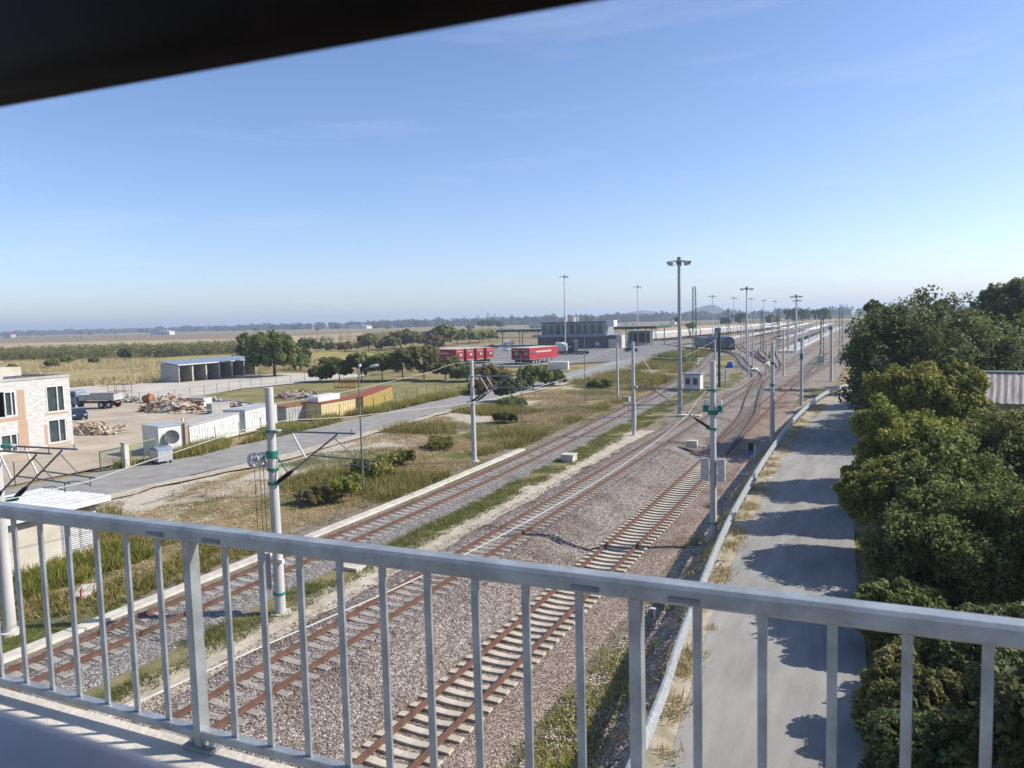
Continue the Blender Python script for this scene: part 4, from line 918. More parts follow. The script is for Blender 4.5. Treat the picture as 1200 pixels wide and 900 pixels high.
for x in(-2,0,2):
    for y in(-.6,.6): a.cyl((x,y,0),(x,y,2.3),.04,n=5)
for z in(1.1,2.2):
    for y in(-.6,.6): a.cyl((-2.2,y,z),(2.4,y,z),.04,n=5)
a.build('frame',M_rusty,t)
P=atz(655,432,-.15); boxthing('white_tank',P,(4.2,2.4,1.5),M_white,'white box tank in the weeds in front of the red trailers','tank',lid=.08,rz=R(15))
# ---------------------------------------------------------------- red trailers
def trailer(P,rz,label,long=13.4):
    t=thing('red_trailer',P,label,'trailer','red curtain sided trailers',rz=rz)   # local: +X is the rear end face, body towards -X
    a=MB(); a.box(-long,0,-1.25,1.25,1.15,3.9); a.build('body',M_red,t)
    a=MB(); a.box(-long-.02,.02,-1.28,1.28,3.901,3.98); a.build('roof',mat('trailer_roof',(.55,.50,.44),(.42,.38,.33),scale=.6,rough=.8),t)
    a=MB(); a.box(-long,0,-.5,.5,.95,1.149); a.box(-long,.03,-1.26,1.26,1.0,1.149); a.build('chassis',M_galvd,t)
    a=MB()
    for k in range(6): a.box(.002,.02,-.95+.32*k,-.95+.32*k+.2,3.3,3.48)
    for k in range(9):
        for s in(-1,1): a.box(-long*.75+.8*k,-long*.75+.8*k+.5,*(sorted((s*1.252,s*1.265))),2.7,3.1)
    a.box(.002,.02,-1.1,1.1,1.22,1.3); a.build('lettering',M_white,t)
    a=MB(); a.box(.003,.022,-.1,.9,2.1,2.9); a.build('emblem',M_galvd,t); a=MB(); a.box(.0225,.03,.0,.45,2.3,2.75); a.build('emblem_mark',M_white,t)
    wheelset(t,(-1.8,-3.1,-4.4),1.2,.5)
    for yy_ in(-.9,.7): a=MB(); a.box(-long+2.2,-long+2.4,yy_,yy_+.2,0,.949); a.build('landing_leg',M_galvd,t)
    return t
a1=R(-20); names=['nearest of the left row of red trailers','second of the left row of red trailers','third of the left row of red trailers','farthest of the left row of red trailers']
P0=atz(539.5,428,-.1); P0=Vector((P0.x,P0.y,-.1)); rowd=Vector((math.sin(-a1),math.cos(-a1),0))
ntr=None
for k in range(4):
    p=P0+rowd*(3.35*k)
    if ntr is None: ntr=trailer(p,a1,names[0])
    else: dup(ntr,p,names[k])
P1=atz(621,427,-.1); a2=R(90-9)
# second pair: rear ends face the camera, long sides lit
u=Vector((math.sin(R(9)),math.cos(R(9)),0)); w_=Vector((math.cos(R(9)),-math.sin(R(9)),0))
for k,lb in enumerate(['right pair of red trailers, the one nearer the tractor unit','right pair of red trailers, the one nearer the parked cars']):
    p=P1-w_*(1.35+2.75*k); dup(ntr,Vector((p.x,p.y,-.1)),lb,rz=math.atan2(-u.y,-u.x))
# tractor unit
P=atz(664,415,-.1); t=thing('tractor_unit',P,'white and black lorry tractor unit with exposed chassis beside the red trailers','lorry',rz=R(-8))
a=MB(); a.prism([(-1.15,.9),(1.15,.9),(1.15,3.4),(.8,3.6),(-.8,3.6),(-1.15,3.4)],lambda p:(-3.2,p[0],p[1]),lambda p:(-1.0,p[0],p[1])); a.build('cab',M_white,t)
a=MB(); a.box(-.999,-.2,-1.0,1.0,1.0,3.3); a.build('sleeper_back',M_steel,t)
a=MB(); a.box(1.0,3.4,-1.15,1.15,.95,3.8); c_=a.build('cab',M_navy,t)
a=MB(); a.box(1.5,2.1,-1.18,-1.151,2.0,2.6); a.build('plate',M_white,c_)
a=MB(); a.box(-3.2,7.0,-.45,.45,.75,.949); a.build('chassis',M_black,t)
wheelset(t,(-2.4,-.3,.9,2.9,4.4,5.7,6.6),1.15,.5)
# ---------------------------------------------------------------- station building with canopies
sb=thing('station_building',(-98,260,-.2),'two storey blue grey station building with dark window bands','building')
a=MB(); a.box(-15.5,15.5,0,14,0,4.6); a.build('ground_floor',mat('station_wall',(.10,.13,.19),(.07,.09,.13),scale=.4,rough=.5),sb)
a=MB(); a.box(-14.2,10.2,1.0,12,4.95,9.3); a.build('upper_floor',mat('station_upper',(.27,.30,.32),(.20,.225,.245),scale=.3,rough=.5),sb)
a=MB(); a.box(-16.5,12,-2.2,14.3,4.601,4.95); a.box(-16.5,12,-2.3,-2.2,4.2,5.1); a.build('awning',M_bluegrey,sb)
a=MB(); a.box(-14.6,10.6,.6,12.4,9.301,9.65); a.build('roof',M_navy,sb)
for k in range(9):
    a=MB(); x=-13.9+2.7*k; a.box(x,x+ (1.7 if k%3 else 1.3),.95,.99,5.2,8.6); a.build('window',M_dglass,sb)
for k in range(11):
    a=MB(); x=-15+2.75*k; a.box(x,x+1.9,-.05,-.002,.6,3.6); w=a.build('window',M_dglass,sb)
    if k in(5,8): f=MB(); f.box(x+.2,x+1.6,-.09,-.055,1.0 if k==8 else 2.2,2.2 if k==8 else 3.4); f.build('notice',M_white,w)
a=MB(); a.box(10.3,13.5,2,6,7.6,9.9); a.build('roof_plant',M_white,sb)
a=MB(); a.cyl((-6.5,6,9.6),(-6.5,6,12.2),.55,n=10); a.build('chimney',M_white,sb)
a=MB(); a.box(12.6,15.4,-1.6,-.06,0,3.2); a.box(15.3,17.3,-1,3,0,4.6); a.build('entrance_bay',M_cream,sb)
a=MB(); a.box(-3,13,-5,-3.6,.0,.35); 
struct(poly('grass_island',[(-100,248),(-84,248),(-84,251),(-100,251)],M_green_f,-.05))
def canopy(x0,x1,y0,y1,z,posts,label):
    t=thing('canopy',Vector(((x0+x1)/2,y0,-.2)),label,'canopy','station road canopies'); cx=(x0+x1)/2
    a=MB(); a.box(x0-cx,x1-cx,0,y1-y0,z,z+.12); a.build('roof',M_white,t)
    a=MB(); a.box(x0-cx-.05,x1-cx+.05,-.1,-.02,z-.9,z+.25); a.box(x1-cx+.051,x1-cx+.13,-.02,y1-y0,z-.9,z+.25); a.build('fascia',M_dgreen,t)
    a=MB(); a.box(x0-cx-.06,x1-cx+.06,-.14,-.101,z-.05,z+.3); a.build('fascia_stripe',M_white,t)
    for px_ in posts:
        for yy_ in(1.2,y1-y0-1.2): a=MB(); a.cyl((px_-cx,yy_,0),(px_-cx,yy_,z),.2,n=8); a.build('column',M_galvd,t)
canopy(-141,-116,281,300,6.9,(-139,-130,-121),'left station canopy on dark columns above parked cars')
canopy(-94,-72.5,275,296,7.3,(-90,-82,-74.5),'right station canopy with green fascia and white edge')
P=atz(736,403,-.1); P=Vector((-86,300,-.1)); t=thing('dark_cabin',P,'dark windowed cabin behind the right canopy','cabin'); a=MB(); a.box(-4.5,4.5,0,4,0,5); a.build('walls',M_galvd,t); a=MB(); a.box(-3.8,3.8,-.03,-.002,.8,4); a.build('window',M_dglass,t); a=MB(); a.box(-4.8,4.8,-.3,4.3,5.001,5.2); a.build('roof',M_cream,t)
# dark locomotive
P=atz(856,412,-.2); t=thing('locomotive',P,'dark blue locomotive with slanting white stripes on its blunt front','locomotive',rz=R(-90)+math.atan2(-9.,62.)*-1+math.pi/2)
t.rotation_euler=(0,0,R(119))    # local +x runs back along the track
Lc=17
a=MB(); prof=[(-1.5,1.1),(1.5,1.1),(1.5,3.3),(1.15,4.0),(.6,4.3),(-.6,4.3),(-1.15,4.0),(-1.5,3.3)]
v=[]
for x,k,dz in((-.1,.9,-.15),(.0,.94,0),(.9,1,0),(Lc,1,0)):
    for y,z in prof: v.append((x+ (max(0,z-2.4)*.35 if x<.5 else 0),y*k,z+(dz if z>2 else 0)))
n=len(prof); a.add(v,[tuple(range(n)),tuple(range(4*n-1,3*n-1,-1))]+[(i*n+j,i*n+(j+1)%n,(i+1)*n+(j+1)%n,(i+1)*n+j) for i in range(3) for j in range(n)]); a.build('body',M_navy,t)
a=MB(); a.add([(.3,-1.1,2.75),(.3,1.1,2.75),(.58,.95,3.6),(.58,-.95,3.6)],[(0,1,2,3)]); 
for v_ in range(1): pass
a.v=[(x-.17,y,z) for x,y,z in a.v]; a.build('windscreen',M_dglass,t)
a=MB()
for o in(0,.7): a.add([(-.13,-1.1+o,2.4),(-.13,-.9+o,2.4),(-.13,-.25+o,1.2),(-.13,-.45+o,1.2)],[(0,1,2,3)])
a.build('stripe',M_white,t)
a=MB(); a.box(.2,Lc,-1.3,1.3,.55,1.099); a.box(-.5,.2,-1.3,1.3,.5,1.0); a.build('underframe',M_black,t)
wheelset(t,(2.2,4.6,12.2,14.6),.9,.55,w=.15)
t2=thing('dark_wagon',P+Vector((-8.9,16.1,0)),'dark tank wagon coupled behind the dark locomotive','wagon'); t2.rotation_euler=(0,0,R(119))
a=MB(); a.box(0,13,-1.4,1.4,1.0,3.7); a.build('body',M_galvd,t2); a=MB(); a.box(.2,12.8,-1.2,1.2,.5,.999); a.build('underframe',M_black,t2); wheelset(t2,(2,11),.9,.5,w=.15)
# long white freight train
wp=smoothpts([(-96,285,0),(-88,322,0),(-80,375,0),(-69,489,0),(-57,600,0),(-46,700,0)],1.)
wg=None; acc=0; idx=0; s=0
ordn=['nearest','second','third','fourth','fifth','sixth','seventh','eighth','ninth','tenth','eleventh','twelfth','thirteenth','fourteenth','fifteenth','sixteenth','seventeenth','eighteenth','nineteenth','twentieth']
while s+13<len(wp) and idx<20:
    p=wp[s]; q=wp[s+13]; rz=math.atan2(q.y-p.y,q.x-p.x)
    lb='dirty white covered wagon, '+ordn[idx]+' of the long train left of the yard'
    if wg is None:
        wg=thing('freight_wagon',p+Vector((0,0,-.2)),lb,'wagon','white covered wagons of the long train',rz=rz)
        a=MB(); a.prism([(-1.45,1.2),(1.45,1.2),(1.45,3.5),(.9,4.1),(0,4.3),(-.9,4.1),(-1.45,3.5)],lambda p_:(0,p_[0],p_[1]),lambda p_:(13.4,p_[0],p_[1])); a.build('body',M_dirtyw,wg)
        a=MB(); a.box(.1,13.3,-1.2,1.2,.5,1.199); a.build('underframe',M_black,wg)
        a=MB()
        for k in range(7): a.box(.6+2*k,.68+2*k,-1.49,-1.452,1.3,3.45)
        a.build('rib',M_conc,wg)
        wheelset(wg,(2,11.4),.9,.5,w=.15)
    else: dup(wg,p+Vector((0,0,-.2)),lb,rz=rz)
    s+=14; idx+=1
# platforms and far canopies
def slab(x0,x1,y0,y1,label):
    t=thing('platform',Vector((x0,y0,-.26)),label,'platform','pale station platforms'); a=MB(); a.box(0,x1-x0,0,y1-y0,0,.45); a.build('slab',M_conc,t)
    a=MB(); a.box(0,.18,0,y1-y0,.451,.5); a.box(x1-x0-.18,x1-x0,0,y1-y0,.451,.5); a.build('edge_strip',M_white,t)
slab(-24,-20.2,222,560,'long pale platform in the middle of the station yard')
slab(-37.2,-33.8,330,600,'pale platform left of the middle one, further away')
slab(-20.9,-20.0,166,174,'small pale concrete pad at the near end of the yard')
slab(-21.3,-20.4,150,154,'smallest pale pad before the platform')
def fcan(x,y0,y1,label,w=3.4):
    t=thing('platform_canopy',Vector((x,y0,-.2)),label,'canopy','platform canopies'); a=MB(); a.prism([(-w/2,4.3),(0,4.0),(w/2,4.3),(w/2,4.45),(0,4.15),(-w/2,4.45)],lambda p:(p[0],0,p[1]),lambda p:(p[0],y1-y0,p[1])); a.build('roof',M_white,t)
    n=int((y1-y0)/12)
    for k in range(n+1): a=MB(); a.cyl((0,1+k*(y1-y0-2)/n,.3),(0,1+k*(y1-y0-2)/n,4.0),.12,n=6); a.build('column',M_steel,t)
fcan(-22.3,310,480,'white canopy on the middle platform'); fcan(-35.5,350,520,'white canopy on the left platform'); fcan(-47.5,380,520,'white canopy furthest left in the yard'); fcan(-60,420,560,'pale canopy between the wagons and the platforms')
boxthing('yard_hut',Vector((-12.5+2,175,-.3)),(1.4,1.2,1.6),M_kerb,'small pale cabinet beside the rightmost station tracks','cabinet',lid=.05)
# grey corrugated barn among the trees on the right
P=Vector((13.2,60,0)); t=thing('corrugated_shed',P,'weathered grey corrugated shed half hidden among the trees','shed',rz=R(-8))
M_corr=mat('corrugated_old',(.42,.38,.34),(.22,.19,.17),scale=3,rough=.8,sx=(3,.2,.2))
a=MB(); a.box(-6.6,6.6,0,7,0,4.2); a.build('walls',M_corr,t)
a=MB(); n=66
v=[]
for i in range(n+1):
    x=-7+14*i/n; o=.05*(i%2); v+=[(x,-.6,4.2+o),(x,3.5,6.0+o),(x,7.4,4.4+o)]
a.add(v,[(3*i+k,3*i+3+k,3*i+4+k,3*i+1+k) for i in range(n) for k in(0,1)]); a.build('roof',M_corr,t)
a=MB(); a.box(-7,7,3.4,3.62,6.06,6.14); a.build('ridge_cap',M_white,t)
# far buildings
def farb(px,py,Y,w,h,d,m,mr,label,name='far_building'):
    p=atY(px,py,Y); t=thing(name,Vector((p.x,Y,-.2)),label,'building','far buildings on the plain'); a=MB(); a.box(-w/2,w/2,0,d,0,h); a.build('walls',m,t)
    a=MB(); a.prism([(-w/2-.5,h),(w/2+.5,h),(w/2+.5,h+.3),(0,h+h*.3),(-w/2-.5,h+.3)],lambda q:(q[0],-.4,q[1]+.003),lambda q:(q[0],d+.4,q[1]+.003)); a.build('roof',mr,t)
    for k in range(4): a=MB(); a.box(-w/2+w*(k+.3)/4,-w/2+w*(k+.7)/4,-.06,-.002,h*.35,h*.65); a.build('window',M_dglass,t)
farb(184,389,1000,36,7,14,M_white,M_bluegrey,'white farm building far off on the plain at left')
farb(194,390,990,20,6,12,M_white,M_white,'small white building right of the white farm building far off')
farb(417,383,1500,42,8,20,M_white,M_conc,'low white hall far off behind the orchards')
farb(424,383,1400,26,6,20,M_white,M_conc,'smaller white hall right of the low white hall far off')
farb(8,392,1100,30,7,12,M_cream,M_rroof,'pale house with red roof at the far left edge of the plain')
farb(667,377,1100,14,13,12,M_brick,M_galvd,'tall brick building far behind the station')
farb(668,381,800,34,5,14,M_white,M_conc,'low white building behind the station roof')
farb(632,384,700,22,5,12,M_cream,M_cream,'pale low building between canopy and station, far behind')
farb(788,388,900,6,4,6,M_white,M_white,'tiny white hut in the field left of the tallest floodlight')
farb(512,381,2300,60,16,20,M_white,M_conc,'white factory building on the horizon')
for k,(px,w,h) in enumerate([(560,30,40),(572,24,52),(580,26,44),(600,34,36),(648,30,40),(545,26,34),(530,40,30)]):
    farb(px,378,4200,w,h,20,M_conc,M_conc,'hazy tower block on the horizon, '+ordn[k]+' from the tree above the orchards' if k else 'hazy tower block on the horizon left of the tallest blocks')
#@@PART5
# ---------------------------------------------------------------- vegetation
def leaves(C_,S_,n_per,leaf,rg,flat=.0,asp=1.6):
    """C_: clump centres (k,3), S_: clump radii (k,), n_per leaves each -> verts, faces, tint"""
    k=len(C_); n=k*n_per
    c=np.repeat(C_,n_per,0); s=np.repeat(S_,n_per)[:,None]
    d=rg.normal(size=(n,3)); d/=np.linalg.norm(d,axis=1)[:,None]; rr=rg.uniform(.25,1,(n,1))**.5
    p=c+d*rr*s
    nrm=d*.6+rg.normal(size=(n,3))*.7+np.array([0,0,.45]); nrm/=np.linalg.norm(nrm,axis=1)[:,None]
    t=np.cross(nrm,rg.normal(size=(n,3))); t/=np.linalg.norm(t,axis=1)[:,None]; b=np.cross(nrm,t)
    L=(leaf*rg.uniform(.6,1.35,(n,1)))
    t=t*L*.5*asp; b=b*L*.5
    fold=nrm*L*.12
    V=np.stack([p-t,p-b*.9+fold,p+t,p+b*.9+fold],1).reshape(-1,3)
    F=np.arange(4*n).reshape(n,4)
    tint=np.clip(np.repeat(rg.normal(.42,.16,k),n_per)+rg.normal(0,.16,n)+.12*(rr[:,0]-.6),0,1)
    return V,F,tint
def crown_clumps(rg,lobes,nc,cs):
    C_=[];S_=[]; w=np.array([l[1][0]*l[1][1]+l[1][0]*l[1][2] for l in lobes]); w=w/w.sum()
    for _ in range(nc):
        l=lobes[rg.choice(len(lobes),p=w)]; d=rg.normal(size=3); d/=np.linalg.norm(d)
        if d[2]<-.4: d[2]*=-.6
        f=mnoise.noise(Vector(d*2.6)+Vector(l[0]))*.6+mnoise.noise(Vector(d*6)+Vector(l[0]))*.2
        r=rg.uniform(.45,1.)**.45*(.92+f)
        r=min(r,1.16); q_=rg.uniform()
        if q_<.13: r*=rg.uniform(.98,1.12)
        C_.append(np.array(l[0])+d*np.array(l[1])*r); S_.append(cs*(rg.uniform(.25,.6) if q_<.13 else rg.uniform(.6,1.35)))
    C_=np.array(C_);S_=np.array(S_); D_=((C_[:,None,:]-C_[None,:,:])**2).sum(2)**.5; ok=(D_<cs*1.9).sum(1)>=4
    return C_[ok],S_[ok]
def limbs(mb,h,r,lobes,rg,lean=.0):
    top=Vector((lean*h,0,h)); mb.cyl((0,0,-.2),top*.5,r,r*.75,8); mb.cyl(top*.5,top,r*.75,r*.3,8)
    for l in lobes:
        c=Vector(l[0]); s=top*rg.uniform(.35,.8); mid=(s+c)/2+Vector((rg.normal(0,.15),rg.normal(0,.15),-.1)); mb.cyl(s,mid,r*.4,r*.25,6); mb.cyl(mid,c,r*.25,r*.08,6)
        for _ in range(3): e=c+Vector((rg.normal(),rg.normal(),abs(rg.normal())))*l[1][0]*.4; mb.cyl(mid.lerp(c,.6),e,r*.14,r*.04,5)
def tree(name,P,H,W,label,cat,m,seed,group,nc=420,npc=60,leaf=.14,base=.0,cs=None,nl=7,trunk=.16,rz=0.,sy=1.):
    """H crown top, W crown half width, base = height where foliage starts (fraction)"""
    rg=np.random.default_rng(seed); t=thing(name,P,label,cat,group,rz=rz)
    z0=H*base; hh=H-z0; lobes=[((0,0,z0+hh*.5),(W*.72,W*.72*sy,hh*.48))]
    for i in range(nl):
        a=6.283*i/nl+rg.uniform(0,.8); q=rg.uniform(.35,.62); zz=z0+hh*rg.uniform(.22,.78)
        rr=W*rg.uniform(.32,.5); lobes.append(((W*q*math.cos(a),W*q*math.sin(a)*sy,zz),(rr,rr,min(rr*rg.uniform(.8,1.1),hh*.3))))
    C_,S_=crown_clumps(rg,lobes,nc,cs or W*.115)
    C_[:,2]=np.maximum(C_[:,2],z0+.05)
    V,F,ti=leaves(C_,S_,npc,leaf,rg)
    V[:,2]=np.maximum(V[:,2],.0)
    npmesh('crown',V,F,m,ti,t)
    mb=MB(); limbs(mb,H*.62,trunk,lobes[1:],rg); mb.build('trunk',M_bark,t)
    return t
GR='trees and bushes along the right of the road'
def RT(px,py,Y,W,m,label,seed,nc=500,npc=70,leaf=.15,base=.0,name='bush',cat='bush',dx=0,**k):
    leaf*=.8; npc=int(npc*1.45)
    p=atY(px,py,Y); return tree(name,Vector((p.x+dx,Y,0)),p.z,W,label,cat,m,seed,GR,nc,npc,leaf,base,**k)
RT(1062,343,72,7.9,L_dark,'big dark rounded tree overhanging the end of the service road',11,nc=1100,npc=70,leaf=.24,base=.0,name='tree',cat='tree',trunk=.3,dx=2.0,nl=11)
RT(1098,418,52,4.0,L_lime,'yellow green leafy tree in front of the big dark tree',12,nc=800,npc=70,leaf=.19,name='tree',cat='tree',dx=.3,nl=9)
RT(1066,470,43,3.4,L_lime,'yellow green bush with rusty tips at the road edge',13,nc=600,npc=70,leaf=.16)
RT(1040,528,36,2.9,L_lime,'yellowish bush at the road edge just above the dark green one',14,nc=550,npc=70,leaf=.14,dx=.5)
RT(1120,505,36,3.4,L_green,'broad green bush in the middle of the roadside thicket',15,nc=650,npc=70,leaf=.14)
RT(1180,470,44,3.6,L_green,'green bush in front of the corrugated shed',16,nc=650,npc=60,leaf=.16)
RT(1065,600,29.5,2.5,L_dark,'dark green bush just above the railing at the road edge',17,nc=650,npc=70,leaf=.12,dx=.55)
RT(1140,575,29,3.0,L_green,'rounded bush with light tips above the railing',18,nc=700,npc=70,leaf=.12)
RT(1200,560,30,3.2,L_green,'green bush at the right edge above the railing',19,nc=600,npc=70,leaf=.12)
RT(1095,725,23.0,1.8,L_green,'bush crossing behind the railing at the road edge',20,nc=600,npc=80,leaf=.10,dx=.55)
RT(1052,775,20.5,1.5,L_olive,'low brown tipped bush under the railing beside the sunny road',21,nc=450,npc=80,leaf=.09,dx=.25)
RT(1050,668,26,1.7,L_green,'small bush touching the road edge just under the railing',37,nc=500,npc=70,leaf=.11,dx=.15)
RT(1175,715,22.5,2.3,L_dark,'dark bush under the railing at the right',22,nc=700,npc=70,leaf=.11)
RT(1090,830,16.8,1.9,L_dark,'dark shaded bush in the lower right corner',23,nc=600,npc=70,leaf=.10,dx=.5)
RT(1180,800,17.5,2.2,L_green,'leafy bush in the bottom right corner',24,nc=600,npc=70,leaf=.10,dx=.4)
RT(1160,358,88,6.2,L_green,'green tree behind the big dark tree',25,nc=800,npc=60,leaf=.28,name='tree',cat='tree',trunk=.25,nl=9)
RT(1200,385,80,5.6,L_green,'green tree above the corrugated shed at the right edge',26,nc=700,npc=60,leaf=.22,name='tree',cat='tree',dx=3.2)
RT(1188,331,112,6.2,L_dark,'tall dark tree top rising highest at the right edge',27,nc=700,npc=60,leaf=.34,base=.3,name='tree',cat='tree',trunk=.3)
RT(1098,346,125,3.4,L_dark,'small rounded far tree top behind the thicket, right of the big tree',28,nc=300,npc=50,leaf=.36,base=.4,name='tree',cat='tree')
RT(1036,349,120,3.0,L_dark,'small far tree top peeping over the left of the big tree',29,nc=260,npc=50,leaf=.36,base=.4,name='tree',cat='tree')
RT(1132,350,100,4.2,L_dark,'dark tree in the row behind the big tree',30,nc=500,npc=50,leaf=.32,name='tree',cat='tree')
tree('bush',Vector((6.4,26,0)),3.0,2.2,'dense bush beyond the right end of the railing','bush',L_green,31,GR,500,60,.12)
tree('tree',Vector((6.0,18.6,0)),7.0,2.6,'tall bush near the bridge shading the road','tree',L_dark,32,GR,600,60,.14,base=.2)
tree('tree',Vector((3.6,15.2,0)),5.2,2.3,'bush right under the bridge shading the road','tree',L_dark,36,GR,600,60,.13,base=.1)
for i,(x,y,h,w,lb) in enumerate([(9,34,5,3.5,'bush behind the thicket near the right edge'),(11,47,4.3,3.5,'bush between the thicket and the corrugated shed'),(5,82,9,4.5,'green tree filling in behind the big dark tree'),(20,75,9,5,'tree beyond the corrugated shed'),(3,95,9,4,'dark tree hiding the far bend of the service road'),(1.5,110,8.5,4,'farthest roadside tree beyond the bend')]):
    tree('bush' if h<7 else 'tree',Vector((x,y,0)),h,w,lb,'bush' if h<7 else 'tree',(L_green,L_dark)[i%2],60+i,GR,420,50,.2 if y<60 else .3)
# orchards, shrubs and lone trees on the left ------------------------------------
GO='orchard trees behind the lawn'
P=atz(322,441,-.2); tree('tree',P,9.6,6.0,'big green tree standing right of the open shed','tree',L_green,41,'trees beside the open shed',900,50,.34,base=.12,trunk=.35)
P=atz(300,432,-.2); tree('tree',P,8.6,5.2,'green tree partly behind the open shed','tree',L_green,42,'trees beside the open shed',500,50,.36,base=.1)
P=atz(270,428,-.2)
tree('bush',atz(287,432,-.2),4.2,3.6,'low olive bush between the open shed and the big tree','bush',L_olive,43,'trees beside the open shed',260,45,.34)
P=atz(350,428,-.2); tree('tree',P,6.2,4.2,'dark green tree behind the right of the big tree','tree',L_dark,44,'trees beside the open shed',300,45,.4)
orn=['leftmost','second','third','fourth','fifth','sixth','seventh','eighth','ninth','tenth']
k=0
for i,(px,py,h,w,m) in enumerate([(375,447,3.4,2.8,L_olive),(398,447,4.4,3.2,L_green),(424,446,5.6,3.7,L_olive),(448,446,6.5,3.9,L_olive),(472,446,6.3,3.7,L_olive),(497,445,6.8,3.8,L_olive),(522,446,4.3,3.6,L_olive),(548,447,3.1,3.4,L_olive)]):
    tree('orchard_tree',atz(px,py,-.2),h,w,'olive orchard tree behind the lawn, '+orn[i]+' in the front row','tree',m,70+i,GO,330,50,.24,base=.07,trunk=.12)
for i,(px,py,h,w,m,lb) in enumerate([(352,433,3.4,3,L_olive,'small bush right of the big tree before the yellow field'),(385,430,2.4,3,L_rust,'low rusty bush before the yellow field'),(580,452,3.3,3.6,L_rust,'rusty brown bush between the orchard and the paired arm mast'),(600,470,4.0,2.3,L_dark,'dark green shrub by the access road behind the paired arm mast'),(625,456,3.6,3.4,L_green,'green shrub behind the fence near the slim lamp'),(648,452,2.8,2.4,L_green,'green shrub just before the white box tank'),
    (565,462,2.4,2.4,L_rust,'low brown shrub just behind the paired arm mast')]):
    tree('shrub',atz(px,py,-.2),h,w,lb,'shrub',m,90+i,'shrubs near the access road',260,50,.22)
# scattered trees in the fields behind: copies of a few crowns
proto=tree('field_tree',Vector((0,0,0)),6,4,'x','tree',L_olive,120,'scattered trees in the fields',200,34,.5,base=.03)
proto2=tree('field_tree',Vector((0,0,0)),6,3.6,'x','tree',L_dark,121,'scattered trees in the fields',200,34,.5,base=.05)
proto3=tree('field_tree',Vector((0,0,0)),5,4.2,'x','tree',L_lime,122,'scattered trees in the fields',180,34,.5)
proto4=tree('field_tree',Vector((0,0,0)),5,4.5,'x','tree',L_rust,123,'scattered trees in the fields',180,34,.5)
PR=[proto,proto2,proto3,proto4]
fld=[(360,415,6,1,'dark tree in the hedge right of the big tree'),(372,414,4.5,1,'low dark tree in the hedge, second right of the big tree'),(388,412,4,3,'rusty bush in the hedge before the tan field'),(404,412,4,3,'brownish bush in the middle of the hedge before the tan field'),(418,411,3.5,0,'olive bush in the hedge before the tan field'),(432,412,8,0,'tall olive tree in the hedge before the tan field'),(448,410,4.5,3,'rusty bush right of the tall olive tree'),
 (470,408,8,3,'rusty tree above the orchard'),(484,408,8,0,'olive tree above the orchard'),(500,406,7,3,'dark rusty tree above the orchard left of the red trailers'),(521,406,11,0,'tall olive tree directly above the first red trailer'),(536,404,8,2,'yellow green tree above the second red trailer'),(550,402,7,2,'yellow green bush above the third red trailer'),(562,401,6,2,'yellow green bush above the last of the left trailers'),(574,400,6,2,'yellow green bush left of the left canopy'),
 (462,410,6,0,'olive bush between the tall olive tree and the rusty tree'),(510,409,6,3,'rusty bush just left of the red trailers'),
 (565,386,12,1,'dark tree clump left of the left canopy'),(576,386,12,1,'dark tree clump just above the left canopy'),(586,386,10,1,'dark tree clump over the left canopy end'),(552,388,8,0,'olive tree on the field left of the dark clump'),
 (60,432,3,2,'low green bush in the dry field above the house'),(80,427,3.2,2,'green bush in the dry field above the timber stack'),(110,428,3,0,'green bush in the dry field above the truck'),(147,425,5,1,'round green bush in the dry field left of the open shed'),(15,436,2.6,0,'low bush in the dry field at the far left'),
 (850,384,9,1,'dark tree in the field right of the hill'),(866,384,12,1,'dark round tree behind the white wagons'),(905,383,11,0,'olive tree beyond the yard'),(930,382,15,1,'dark tree beyond the platforms'),(940,382,14,1,'second dark tree beyond the platforms'),(962,382,14,1,'rounded tree at the end of the platform canopies'),(810,388,7,0,'tree in the field left of the hill'),(690,381,14,1,'dark tree behind the station roof')]
for px,py,h,k,lb in fld:
    pr=PR[k]; p=atz(px,py,-.2)
    if p.length>2500: continue
    o=dup(pr,p,lb,rz=rng.uniform(0,6.28)); bh=6 if k<2 else 5; s=h/bh; o.scale=(s*rng.uniform(.95,1.3),s*rng.uniform(.95,1.2),s)
far=[(36,392,19,1),(48,393,8,0),(62,392,8,1),(94,392,12,1),(105,392,9,0),(125,391,7,0),(165,390,13,1),(172,390,10,1),(229,388,9,1),(320,387,12,1),(300,388,9,1),(490,383,16,1),(505,382,10,0),(20,394,7,1),(0,394,8,0),(135,391,8,1),(255,388,8,1),(275,388,8,0),(345,387,9,1),(372,387,8,0),(395,386,9,1),(440,385,9,1),(455,385,7,0),(470,384,8,1),(525,382,9,1)]
for i,(px,py,h,k) in enumerate(far):
    p=atz(px,py+1.5,-.2); 
    o=dup(PR[k],p,'hazy tree of the far tree line, one among many similar',group='far trees of the horizon line',rz=rng.uniform(0,6.28))
    s=h/6; o.scale=(s,s,s)
for q in PR:
    for ch in list(q.children): bpy.data.objects.remove(ch)
    bpy.data.objects.remove(q)
